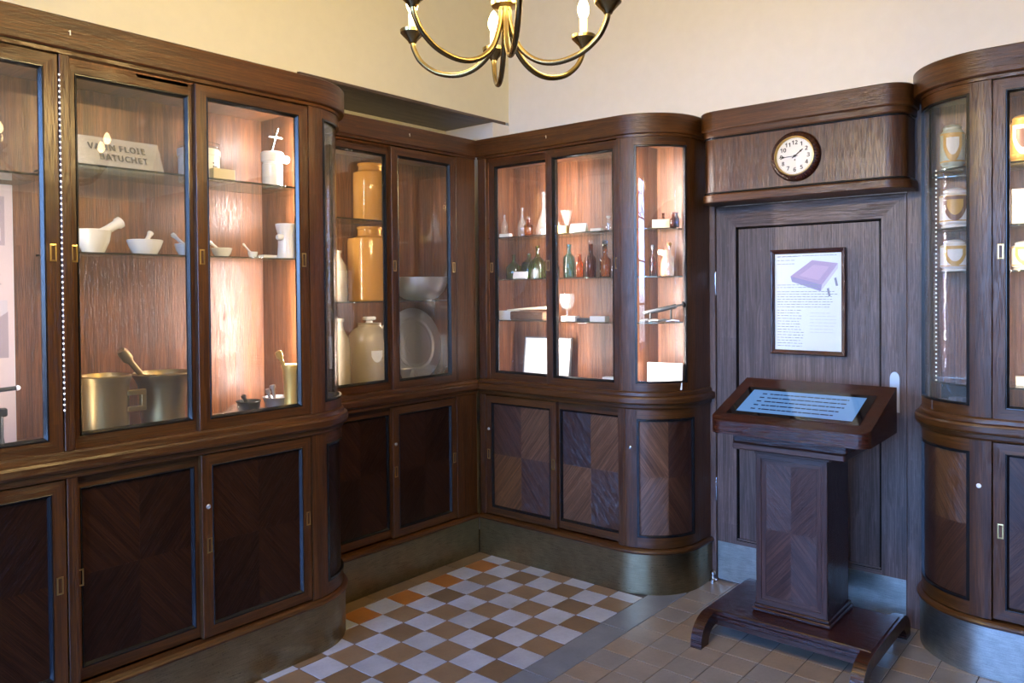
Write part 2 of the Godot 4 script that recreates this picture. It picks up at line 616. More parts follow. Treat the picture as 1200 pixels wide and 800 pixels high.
func cabinet(c: Dictionary) -> Node3D:
	var cab := thing(c.name, c.label, "cabinet", c.pos, c.turn, "built-in display cabinets")
	var fp := front(c)
	var yc: float = c.yc
	var yt: float = c.yt
	var co: float = c.co
	# brass skirting
	var b := mb()
	b.sweep(fp, [Vector2(-0.02, 0.0), Vector2(0.008, 0.0), Vector2(0.008, 0.198), Vector2(-0.02, 0.198)])
	obj("plinth", b, c.plinth, cab)
	b = mb()
	b.sweep(fp, [Vector2(-0.03, 0.198), Vector2(0.012, 0.198), Vector2(0.019, 0.203), Vector2(0.020, 0.210), Vector2(0.015, 0.217), Vector2(0.004, 0.224), Vector2(-0.03, 0.226)])
	obj("base_moulding", b, mats.oak, cab)
	b = mb()
	b.sweep(fp, [Vector2(-0.03, 0.912), Vector2(0.004, 0.912), Vector2(0.008, 0.920), Vector2(0.009, 0.934), Vector2(0.024, 0.938), Vector2(0.028, 0.946), Vector2(0.028, 0.966), Vector2(0.024, 0.974), Vector2(0.010, 0.978), Vector2(0.008, 0.992), Vector2(0.002, 0.998), Vector2(-0.03, 0.998)])
	obj("waist_ledge", b, mats.oak, cab)
	b = mb()
	b.sweep(fp, [Vector2(-0.05, yc - 0.012), Vector2(0.003, yc - 0.012), Vector2(0.004, yc), Vector2(co - 0.004, yc), Vector2(co, yc + 0.004), Vector2(co, yt - 0.004), Vector2(co - 0.004, yt), Vector2(-0.05, yt)])
	obj("cornice", b, mats.oak, cab)
	# stiles of the face frame
	for st in c.stiles_up:
		b = mb()
		b.box(Vector3(st[0], 0.998, c.F - 0.028), Vector3(st[1], yc - 0.012, c.F), 0.002)
		obj("stile", b, mats.oak, cab)
	for st in c.stiles_low:
		b = mb()
		b.box(Vector3(st[0], 0.226, c.F - 0.028), Vector3(st[1], 0.912, c.F), 0.002)
		obj("stile", b, mats.oak, cab)
	# carcass boards
	var lo: float = c.sa
	var hi: float = c.sb
	b = mb()
	b.box(Vector3(lo, 0.0, c.inner - 0.02), Vector3(hi, yt - 0.01, c.inner), 0.001)
	obj("back_panel", b, mats.oak_inside, cab)
	var fl := plan(c, lo, hi, c.inner, 0.03)
	b = mb()
	b.prism(fl, 0.975, 1.0)
	obj("cabinet_floor", b, mats.oak_inside, cab)
	b = mb()
	b.prism(fl, yc - 0.03, yc - 0.012)
	obj("cabinet_top", b, mats.oak_inside, cab)
	for e in c.sides:
		b = mb()
		b.box(Vector3(e[0], 0.0, c.inner), Vector3(e[1], yc - 0.012, c.F - 0.03), 0.001)
		obj("side_board", b, mats.oak_inside, cab)
	for e in c.partitions:
		b = mb()
		b.box(Vector3(e[0], 1.0, c.inner), Vector3(e[1], yc - 0.03, c.F - 0.046), 0.001)
		obj("partition", b, mats.oak_inside, cab)
	# doors
	for d in c.up:
		glass_door(cab, d[0], d[1], 0.994, yc - 0.016, c.F - d[2], d[3])
	for d in c.low:
		panel_door(cab, d[0], d[1], 0.232, 0.908, c.F - d[2], d[3], d[4], d[5])
	for sh in c.shelves:
		b = mb(false)
		b.box(Vector3(sh[1], sh[0] - 0.007, c.inner + 0.003), Vector3(sh[2], sh[0], c.F - 0.055), 0.0008, 0)
		obj("glass_shelf", b, mats.shelf_glass, cab)
	if c.bow != 0:
		bow_end(cab, c)
	return cab


# plan polygon of the inside of a cabinet between two places along its front, set back from the face
func plan(c: Dictionary, s0: float, s1: float, d0: float, setback: float) -> Array:
	var out := []
	var r: float = c.F - c.cd - setback
	if c.bow > 0:
		out = [Vector2(s0, d0), Vector2(s0, c.F - setback)]
		for i in 13:
			var th := deg_to_rad(90.0 * i / 12)
			var p := Vector2(c.cs + r * sin(th), c.cd + r * cos(th))
			if p.x > s0 + 0.001:
				out.append(p)
		if d0 < c.cd - 0.001:
			out.append(Vector2(c.cs + r, d0))
	elif c.bow < 0:
		out = [Vector2(s1, d0), Vector2(s1, c.F - setback)]
		for i in 13:
			var th := deg_to_rad(90.0 * i / 12)
			var p := Vector2(c.cs - r * sin(th), c.cd + r * cos(th))
			if p.x < s1 - 0.001:
				out.append(p)
		if d0 < c.cd - 0.001:
			out.append(Vector2(c.cs - r, d0))
	else:
		out = [Vector2(s0, d0), Vector2(s0, c.F - setback), Vector2(s1, c.F - setback), Vector2(s1, d0)]
	return out


func bow_end(cab: Node, c: Dictionary) -> void:
	var t0: float = c.bow_from
	var t1: float = c.bow_to
	var yc: float = c.yc - 0.012
	var r: float = c.F - c.cd
	var first := arc(c, 0, t0, 4)
	var last := arc(c, t1, 90, 4) + [[Vector2(c.cs + c.bow * r, c.back), Vector2(c.bow, 0)]]
	first.push_front([Vector2(c.bow_stile, c.F), Vector2(0, 1)])
	if c.bow < 0:
		first.reverse()
		last.reverse()
	var mid := arc(c, t0, t1, 12)
	if c.bow < 0:
		mid.reverse()
	band(cab, "bow_stile", first, 0.998, yc, mats.oak, 0.028, 0.0, true)
	band(cab, "bow_stile", last, 0.998, yc, mats.oak, 0.028, 0.0, true)
	band(cab, "bow_rail", mid, 2.205 + c.yc - 2.26, yc, mats.oak)
	band(cab, "bow_rail", mid, 0.998, 1.042, mats.oak)
	var y0 := 1.038
	var y1: float = 2.209 + c.yc - 2.26
	var b := mb(false)
	b.sweep(mid, [Vector2(-0.016, y0), Vector2(-0.012, y0), Vector2(-0.012, y1), Vector2(-0.016, y1), Vector2(-0.016, y0)])
	obj("bow_pane", b, mats.pane, cab)
	for yy in [[y0 + 0.002, y0 + 0.012], [y1 - 0.012, y1 - 0.002]]:
		band(cab, "bow_bead", mid, yy[0], yy[1], mats.ebony, 0.012, 0.002)
	for th in [t0 + 0.6, t1 - 0.6]:
		band(cab, "bow_bead", ordered(arc(c, th - 1.1, th + 1.1, 2), c), y0, y1, mats.ebony, 0.012, 0.002)
	# lower bow: frame, ebonised bead and four curved squares of veneer
	var tl: float = c.low_from
	var th1: float = c.low_to
	var first_low := [[Vector2(c.bow_stile_low, c.F), Vector2(0, 1)]] + arc(c, 0, tl, 4)
	var last_low := arc(c, th1, 90, 3) + [[Vector2(c.cs + c.bow * r, c.back), Vector2(c.bow, 0)]]
	band(cab, "bow_stile", ordered(first_low, c), 0.226, 0.912, mats.oak, 0.028, 0.0, true)
	band(cab, "bow_stile", ordered(last_low, c), 0.226, 0.912, mats.oak, 0.028, 0.0, true)
	var pan := ordered(arc(c, tl, th1, 12), c)
	band(cab, "bow_rail", pan, 0.862, 0.912, mats.oak)
	band(cab, "bow_rail", pan, 0.226, 0.280, mats.oak)
	for yy in [[0.278, 0.290], [0.852, 0.864]]:
		band(cab, "bow_bead", ordered(arc(c, tl, th1, 12), c), yy[0], yy[1], mats.ebony, 0.012, 0.002)
	for th in [tl + 0.6, th1 - 0.6]:
		band(cab, "bow_bead", ordered(arc(c, th - 1.2, th + 1.2, 2), c), 0.279, 0.863, mats.ebony, 0.012, 0.002)
	var tm := (tl + th1) * 0.5
	var k := 0
	for yy in [[0.282, 0.573], [0.573, 0.860]]:
		for tt in [[tl, tm], [tm, th1]]:
			b = mb()
			b.ur = deg_to_rad(35.0 if (k == 0 or k == 3) else -35.0)
			b.sweep(ordered(arc(c, tt[0], tt[1], 7), c), [Vector2(-0.02, yy[0]), Vector2(-0.010, yy[0]), Vector2(-0.010, yy[1]), Vector2(-0.02, yy[1])], true, true)
			obj("veneer_square", b, mats[c.bow_tints[k]], cab)
			k += 1
	for y in c.bow_shelves:
		b = mb(false)
		if c.bow > 0:
			b.prism(plan(c, c.bow_part, 9.0, c.inner + 0.003, 0.035), y - 0.007, y)
		else:
			b.prism(plan(c, -9.0, c.bow_part, c.inner + 0.003, 0.035), y - 0.007, y)
		obj("glass_shelf", b, mats.shelf_glass, cab)


func ordered(p: Array, c: Dictionary) -> Array:
	if c.bow < 0:
		p.reverse()
	return p


func led_strip(cab: Node3D, s: float, d: float, dir: Vector2, y0: float, y1: float, energy: float, col := Color(1.0, 0.965, 0.95)) -> void:
	var dd := Vector3(dir.x, 0, dir.y).normalized()
	var side := Vector3.UP.cross(-dd).normalized()
	var b := mb(false)
	b.xf = Transform3D(Basis(side, Vector3.UP, -dd), Vector3(s, 0, d))
	b.quad(Vector3(-0.004, y0, 0.0), Vector3(0.004, y0, 0.0), Vector3(0.004, y1, 0.0), Vector3(-0.004, y1, 0.0), Vector3(0, 0, -1), Vector2.ZERO, Vector2(1, 0), Vector2(1, 1), Vector2(0, 1))
	obj("led_strip", b, mats.led, cab)
	var ch := mb(false)
	ch.xf = b.xf
	ch.box(Vector3(-0.0065, y0, 0.0006), Vector3(0.0065, y1, 0.004), 0.0)
	for sx in [-0.0065, 0.0045]:
		ch.box(Vector3(sx, y0, -0.006), Vector3(sx + 0.002, y1, 0.0006), 0.0)
	obj("led_channel", ch, mats.iron, cab)
	var l := AreaLight3D.new()
	l.name = "led_strip_glow"
	l.area_size = Vector2(0.008, y1 - y0)
	l.light_energy = energy
	l.light_color = col
	l.shadow_enabled = true
	l.area_range = 12.0
	l.area_attenuation = 2.0
	cab.add_child(l, true)
	l.transform = Transform3D(Basis(side, Vector3.UP, -dd), Vector3(s, (y0 + y1) * 0.5, d) + dd * 0.004)


func led_beads(cab: Node3D, s: float, d: float, y0: float, y1: float) -> void:
	var b := mb(false)
	var y := y0
	while y < y1:
		b.xf = Transform3D(Basis(), Vector3(s, y, d))
		b.lathe([Vector2(0, -0.0036), Vector2(0.0026, -0.0026), Vector2(0.0036, 0), Vector2(0.0026, 0.0026), Vector2(0, 0.0036)], 8, 0.2)
		y += 0.0178
	var o := obj("led_light_string", b, mats.led_bead, cab)
	o.set_meta("kind", "stuff")


# ---------------------------------------------------------------- small things
func hollow(r: float, h: float, neck_r: float, neck_y: float, shoulder_y: float, lip := 0.0) -> Array:
	var w := 0.0022
	var o := [Vector2(0, 0.0), Vector2(r * 0.88, 0.0), Vector2(r, r * 0.12), Vector2(r, shoulder_y), Vector2(lerpf(r, neck_r, 0.35), lerpf(shoulder_y, neck_y, 0.35)), Vector2(lerpf(r, neck_r, 0.8), lerpf(shoulder_y, neck_y, 0.72)), Vector2(neck_r, neck_y), Vector2(neck_r, h * 0.94), Vector2(neck_r + lip, h * 0.95), Vector2(neck_r + lip, h)]
	var i := [Vector2(maxf(neck_r - w, 0.001), h), Vector2(maxf(neck_r - w, 0.001), neck_y), Vector2(lerpf(r, neck_r, 0.35) - w, lerpf(shoulder_y, neck_y, 0.35) - w), Vector2(r - w, shoulder_y), Vector2(r - w, w * 2.0), Vector2(0, w * 2.0)]
	return o + i


func bottle(called: String, label: String, at: Vector3, m: Material, r: float, h: float, neck := 0.35, sh := 0.6, ny := 0.74, stopper: Material = null, group := "", lip := 0.002) -> Node3D:
	var t := thing(called, label, "bottle", at, 0.0, group)
	var b := mb(false)
	var hh := h * (0.9 if stopper else 1.0)
	b.lathe(hollow(r, hh, r * neck, hh * ny, hh * sh, lip), 22, 0.6)
	obj("glass_body", b, m, t)
	if stopper:
		b = mb(false)
		b.lathe([Vector2(0, hh * 0.93), Vector2(r * neck * 0.8, hh * 0.93), Vector2(r * neck * 0.85, hh), Vector2(r * neck * 1.25, hh + 0.002), Vector2(r * neck * 1.3, h * 0.97), Vector2(r * neck * 0.9, h), Vector2(0, h)], 16, 0.4)
		obj("stopper", b, stopper, t)
	return t


func mortar(label: String, at: Vector3, r: float, h: float, m: Material, shape: Array, pestle: Array, group: String, called := "mortar") -> Node3D:
	# shape: radius factors from foot to rim; pestle: [lower point, upper point, radius, head radius]
	var t := thing(called, label, "mortar", at, 0.0, group)
	var b := mb(false)
	var prof := [Vector2(0, 0)]
	for q in shape:
		prof.append(Vector2(r * q[0], h * q[1]))
	var w := r * 0.12
	var rim: Vector2 = prof[prof.size() - 1]
	prof.append(Vector2(rim.x - w * 0.5, h * 1.0 + w * 0.25))
	prof.append(Vector2(rim.x - w, h * 0.97))
	prof.append(Vector2(r * shape[shape.size() / 2][0] - w, h * 0.5))
	prof.append(Vector2(r * 0.35, h * 0.18))
	prof.append(Vector2(0, h * 0.14))
	b.lathe(prof, 32, 0.7)
	obj("bowl", b, m, t)
	if pestle.size():
		b = mb(false)
		var a: Vector3 = pestle[0]
		var z: Vector3 = pestle[1]
		var pr: float = pestle[2]
		var hr: float = pestle[3]
		var pts := []
		var rad := []
		for q in [[0.0, pr * 0.9], [0.08, pr * 1.15], [0.2, pr], [0.55, pr * 0.8], [0.82, pr * 0.85], [0.86, hr], [0.97, hr], [1.0, hr * 0.7]]:
			pts.append(a.lerp(z, q[0]))
			rad.append(q[1])
		b.tube(pts, rad, 14)
		obj("pestle", b, m, t)
	return t


func flat_card(called: String, label: String, at: Vector3, size: Vector3, turn: float, m: Material, category := "card", group := "", tilt := 0.0) -> MeshInstance3D:
	var b := mb(false)
	b.xf = Transform3D(Basis(Vector3.RIGHT, tilt), Vector3.ZERO)
	b.box(Vector3(-size.x / 2, 0, -size.z / 2), Vector3(size.x / 2, size.y, size.z / 2), 0.0006)
	var o := obj(called, b, m)
	o.position = at
	o.rotation.y = turn
	tag(o, label, category, group)
	return o


func tent_card(called: String, label: String, at: Vector3, w: float, h: float, dep: float, turn: float, m: Material, group := "") -> MeshInstance3D:
	var b := mb(false)
	var a := Vector3(-w / 2, 0, dep / 2)
	var p := [Vector3(0, 0, dep / 2), Vector3(0, h, 0.001), Vector3(0, h, -0.001), Vector3(0, 0, -dep / 2)]
	for k in 3:
		var e: Vector3 = p[k + 1] - p[k]
		var nn := Vector3(0, -e.z, e.y).normalized()
		if k == 2:
			nn = Vector3(0, -e.z, e.y).normalized()
		for sg in [1.0, -1.0]:
			var o: Vector3 = nn * (0.0 if sg > 0 else -0.0012)
			b.quad(p[k] + o - Vector3(w / 2, 0, 0), p[k] + o + Vector3(w / 2, 0, 0), p[k + 1] + o + Vector3(w / 2, 0, 0), p[k + 1] + o - Vector3(w / 2, 0, 0), nn * sg, Vector2.ZERO, Vector2(1, 0), Vector2(1, 1), Vector2(0, 1))
	var ob := obj(called, b, m)
	ob.position = at
	ob.rotation.y = turn
	tag(ob, label, "card", group)
	return ob


func jar(called: String, label: String, at: Vector3, prof: Array, m: Material, group := "") -> Node3D:
	var t := thing(called, label, "jar", at, 0.0, group)
	var b := mb(false)
	b.lathe(prof, 36, 0.75)
	obj("body", b, m, t)
	return t


func shield(parent: Node, r: float, y: float, h: float, w: float, m: Material, called := "shield_label") -> void:
	# a heraldic shield wrapped round the front of a jar
	var b := mb(false)
	var pts := []
	var n := 12
	for i in n + 1:
		var u := -1.0 + 2.0 * i / n
		var low := -1.0 + 1.1 * pow(absf(u), 2.2)
		pts.append([u, 1.0, low])
	for i in n:
		var q := []
		var nn := []
		for k in [[i, 1], [i + 1, 1], [i + 1, 2], [i, 2]]:
			var th: float = pts[k[0]][0] * w / (2 * r)
			nn.append(Vector3(sin(th), 0, cos(th)))
			q.append(Vector3(sin(th) * (r + 0.002), y + pts[k[0]][k[1]] * h / 2, cos(th) * (r + 0.002)))
		b.quad4(q, nn, [Vector2.ZERO, Vector2(1, 0), Vector2(1, 1), Vector2(0, 1)])
	obj(called, b, m, parent)


func drug_jar(label: String, at: Vector3, r: float, h: float, turn: float, body: Material, crest: Material, field: Material) -> Node3D:
	var t := thing("drug_jar", label, "jar", at, turn, "apothecary jars in the right cabinet")
	var b := mb(false)
	b.lathe([Vector2(0, 0), Vector2(r * 0.85, 0), Vector2(r * 0.9, h * 0.04), Vector2(r * 0.8, h * 0.08), Vector2(r, h * 0.14), Vector2(r, h * 0.80), Vector2(r * 0.75, h * 0.87), Vector2(r * 0.75, h * 0.9), Vector2(r * 0.8, h * 0.92), Vector2(r * 0.6, h * 0.97), Vector2(r * 0.15, h), Vector2(0, h)], 28, 0.7)
	obj("body", b, body, t)
	shield(t, r, h * 0.47, h * 0.60, r * 1.6, crest)
	shield(t, r + 0.001, h * 0.50, h * 0.38, r * 1.05, field, "shield_field")
	for k in 2:
		b = mb(false)
		b.lathe([Vector2(r + 0.0008, h * (0.16 + 0.6 * k)), Vector2(r + 0.0014, h * (0.175 + 0.6 * k)), Vector2(r + 0.0008, h * (0.19 + 0.6 * k))], 28)
		obj("band", b, mats.gold_label, t)
	return t


# ---------------------------------------------------------------- printed surfaces
func text_lines(im: Image, x0: int, x1: int, y0: int, y1: int, step: int, hgt: int, c: Color, rag := 0.2) -> void:
	var y := y0
	while y < y1:
		var x := x0
		var end := x1 - int(rng.randf() * rag * (x1 - x0))
		while x < end:
			var w := rng.randi_range(6, 22)
			im.fill_rect(Rect2i(x, y, mini(w, end - x), hgt), c)
			x += w + rng.randi_range(3, 6)
		y += step


func image_material(called: String, im: Image, rough := 0.5) -> StandardMaterial3D:
	var m := std(called, Color.WHITE, rough)
	m.albedo_texture = ImageTexture.create_from_image(im)
	return m


func poly_fill(im: Image, poly: Array, c: Color) -> void:
	var pg := PackedVector2Array(poly)
	var lo := pg[0]
	var hi := pg[0]
	for p in pg:
		lo = lo.min(p)
		hi = hi.max(p)
	for y in range(maxi(0, int(lo.y)), mini(im.get_height(), int(hi.y) + 1)):
		for x in range(maxi(0, int(lo.x)), mini(im.get_width(), int(hi.x) + 1)):
			if Geometry2D.is_point_in_polygon(Vector2(x, y), pg):
				im.set_pixel(x, y, c)


func card_quad(b: MB, x0: float, x1: float, y0: float, y1: float, z: float) -> void:
	b.quad(Vector3(x0, y0, z), Vector3(x1, y0, z), Vector3(x1, y1, z), Vector3(x0, y1, z), Vector3(0, 0, 1), Vector2(0, 1), Vector2(1, 1), Vector2(1, 0), Vector2(0, 0))


# ---------------------------------------------------------------- the scene
func _ready() -> void:
	rng.seed = 20240611
	# camera
	var cam := Camera3D.new()
	cam.name = "camera"
	add_child(cam)
	cam.transform = Transform3D(Basis(Vector3.UP, 0.698877) * Basis(Vector3.RIGHT, -0.014779) * Basis(Vector3.BACK, -0.008444), Vector3(3.01589, 1.5, 3.32279))
	var near := 0.05
	var fpx := 917.168
	cam.projection = Camera3D.PROJECTION_FRUSTUM
	cam.near = near
	cam.far = 60.0
	cam.size = near * 800.0 / fpx
	cam.frustum_offset = Vector2(near * (600.0 - 594.365) / fpx, -near * (400.0 - 354.209) / fpx)
	cam.current = true
	# sky, seen only through the windows
	var we := WorldEnvironment.new()
	we.name = "environment"
	var env := Environment.new()
	env.background_mode = Environment.BG_SKY
	var sky := Sky.new()
	var sm := ProceduralSkyMaterial.new()
	sm.sky_top_color = Color(0.33, 0.54, 0.95)
	sm.sky_horizon_color = Color(0.58, 0.76, 1.0)
	sm.sky_curve = 0.25
	sm.ground_horizon_color = Color(0.50, 0.55, 0.62)
	sm.ground_bottom_color = Color(0.30, 0.31, 0.33)
	sm.sky_energy_multiplier = 1.0
	sky.sky_material = sm
	env.sky = sky
	env.background_energy_multiplier = 40.0
	env.tonemap_mode = Environment.TONE_MAPPER_LINEAR
	env.tonemap_exposure = 1.0
	env.sdfgi_enabled = true
	env.ssao_enabled = true
	env.ssil_enabled = true
	we.environment = env
	add_child(we)

	make_materials()
	build_room()
	build_floor()
	build_cabinets()
	build_door()
	build_lectern()
	build_chandelier()
	build_left_contents()
	build_niche_contents()
	build_corner_contents()
	build_right_contents()


const ROOM_X := 5.2
const ROOM_Z := 5.9
const ROOM_H := 3.5


func build_room() -> void:
	var b := mb(false)
	b.box(Vector3(-0.75, 2.552, -0.67), Vector3(-0.145, ROOM_H, ROOM_Z), 0.0)
	b.box(Vector3(-0.75, 0, 1.10), Vector3(-0.145, 2.552, ROOM_Z), 0.0)
	b.box(Vector3(-0.75, 0, -0.315), Vector3(-0.55, 2.552, 1.10), 0.0)
	struct("wall_left", b, mats.plaster_cream)
	b = mb(false)
	b.box(Vector3(-0.145, 0, -0.67), Vector3(ROOM_X, ROOM_H, -0.47), 0.0)
	b.box(Vector3(-0.75, 0, -0.67), Vector3(-0.145, 2.535, -0.315), 0.0)
	struct("wall_back", b, mats.plaster_white)
	b = mb(false)
	b.box(Vector3(ROOM_X, 0, -0.67), Vector3(ROOM_X + 0.2, ROOM_H, ROOM_Z + 0.3), 0.0)
	struct("wall_right", b, mats.plaster_cream)
	b = mb()
	b.box(Vector3(-0.56, 2.535, -0.433), Vector3(-0.139, 2.552, 1.09), 0.002, 2)
	struct("trim_1", b, mats.oak_door)
	# the panelling goes on along the right wall and past the left cabinet
	b = mb()
	b.box(Vector3(ROOM_X - 0.30, 0, -0.45), Vector3(ROOM_X - 0.002, 2.36, ROOM_Z - 0.02), 0.004)
	struct("trim_4", b, mats.oak)
	b = mb()
	b.box(Vector3(-0.143, 0, 2.905), Vector3(0.33, 2.36, ROOM_Z - 0.02), 0.004)
	struct("trim_5", b, mats.oak)
	b = mb()
	b.box(Vector3(3.156, 0, -0.468), Vector3(ROOM_X - 0.302, 2.398, -0.14), 0.004)
	struct("trim_6", b, mats.oak)
	b = mb(false)
	b.box(Vector3(-0.75, ROOM_H, -0.67), Vector3(ROOM_X + 0.2, ROOM_H + 0.2, ROOM_Z + 0.3), 0.0)
	struct("ceiling", b, mats.ceiling_white)
	# window wall behind the camera
	var wins := [[0.20, 1.72], [2.55, 4.00]]
	var y0 := 0.75
	var y1 := 3.0
	b = mb(false)
	b.box(Vector3(-0.75, 0, ROOM_Z), Vector3(ROOM_X, y0, ROOM_Z + 0.3), 0.0)
	b.box(Vector3(-0.75, y1, ROOM_Z), Vector3(ROOM_X, ROOM_H, ROOM_Z + 0.3), 0.0)
	var x := -0.75
	for w in wins:
		b.box(Vector3(x, y0, ROOM_Z), Vector3(w[0], y1, ROOM_Z + 0.3), 0.0)
		x = w[1]
	b.box(Vector3(x, y0, ROOM_Z), Vector3(ROOM_X, y1, ROOM_Z + 0.3), 0.0)
	struct("wall_front", b, mats.plaster_white)
	for i in wins.size():
		var w: Array = wins[i]
		var n := struct_node("window_%d" % (i + 1))
		n.position = Vector3((w[0] + w[1]) / 2, y0, ROOM_Z + 0.15)
		var hw: float = (w[1] - w[0]) / 2
		var hh := y1 - y0
		b = mb(false)
		for e in [[-hw, -hw + 0.06, 0.0, hh], [hw - 0.06, hw, 0.0, hh], [-hw, hw, 0.0, 0.06], [-hw, hw, hh - 0.06, hh]]:
			b.box(Vector3(e[0], e[2], -0.03), Vector3(e[1], e[3], 0.03), 0.004)
		obj("window_frame", b, mats.window_white, n)
		for k in 3:
			b = mb(false)
			b.box(Vector3(-hw, hh * (k + 1) / 4.0 - 0.015, -0.02), Vector3(hw, hh * (k + 1) / 4.0 + 0.015, 0.02), 0.003)
			obj("glazing_bar", b, mats.window_white, n)
		b = mb(false)
		b.box(Vector3(-0.025, 0, -0.025), Vector3(0.025, hh, 0.025), 0.003)
		obj("glazing_bar", b, mats.window_white, n)
		b = mb(false)
		b.box(Vector3(-hw - 0.03, -0.03, -0.2), Vector3(hw + 0.03, 0.0, 0.0), 0.004)
		obj("window_sill", b, mats.window_white, n)


func build_floor() -> void:
	var b := mb(false)
	b.box(Vector3(-0.75, -0.2, -0.67), Vector3(ROOM_X + 0.2, -0.0025, ROOM_Z + 0.3), 0.0)
	var fl := struct("floor", b, mats.grout)
	var g := 0.14
	var shapes := {}
	var put := func(called: String, x0: float, x1: float, z0: float, z1: float, m: Material) -> void:
		var key := Vector3i(roundi((x1 - x0) * 1000), roundi((z1 - z0) * 1000), rng.randi_range(0, 3))
		if not shapes.has(key):
			var q := mb()
			q.box(Vector3(0.0016, -0.014, 0.0016), Vector3(x1 - x0 - 0.0016, 0, z1 - z0 - 0.0016), 0.0012, 2)
			shapes[key] = q.mesh()
		var o := MeshInstance3D.new()
		o.name = called
		o.mesh = shapes[key]
		o.material_override = m
		fl.add_child(o, true)
		o.position = Vector3(x0, rng.randf_range(-0.0006, 0.0), z0)
	# chequered field
	for j in range(-1, 18):
		for i in range(0, 7):
			var z0: float = 0.09 + g * j
			var white := (i + j) % 2 != 0
			var m: Material
			var k := rng.randf()
			if white:
				m = mats.tile_white if k < 0.6 else mats.tile_white_b
			else:
				m = mats.tile_tan if k < 0.5 else (mats.tile_tan_b if k < 0.85 else mats.tile_brown)
				if i == 0:
					m = mats.tile_orange
			put.call("chequer_tile", 0.093 + g * i, 0.093 + g * (i + 1), maxf(z0, 0.0), z0 + g, m)
	for j in range(0, 9):
		put.call("border_tile", 0.0, 0.093, 0.28 * j, 0.28 * (j + 1), mats.tile_tan_b if j % 2 else mats.tile_brown)
	# grey strip in front of the door side
	for j in range(0, 6):
		put.call("strip_tile", 1.073, 1.213, -0.19 + 0.56 * j, 0.37 + 0.56 * j, mats.tile_grey)
	for j in range(-4, 13):
		for i in range(0, 13):
			var z0: float = 0.02 + g * j
			var k := rng.randf()
			put.call("beige_tile", 1.213 + g * i, 1.213 + g * (i + 1), z0, z0 + g, mats.tile_beige if k < 0.45 else (mats.tile_beige_b if k < 0.75 else mats.tile_beige_c))
	# the rest of the floor, out of the picture
	var rest := mb()
	for j in range(13, 42):
		for i in range(-8, 29):
			if not (i < 0 and j < 16):
				rest.box(Vector3(1.213 + g * i + 0.0012, -0.014, 0.02 + g * j + 0.0012), Vector3(1.213 + g * (i + 1) - 0.0012, 0, 0.02 + g * (j + 1) - 0.0012), 0.0, 2)
	for j in range(-4, 13):
		for i in range(13, 29):
			rest.box(Vector3(1.213 + g * i + 0.0012, -0.014, 0.02 + g * j + 0.0012), Vector3(1.213 + g * (i + 1) - 0.0012, 0, 0.02 + g * (j + 1) - 0.0012), 0.0, 2)
	var ro := obj("tile_field", rest, mats.tile_beige, fl)
	ro.set_meta("kind", "stuff")


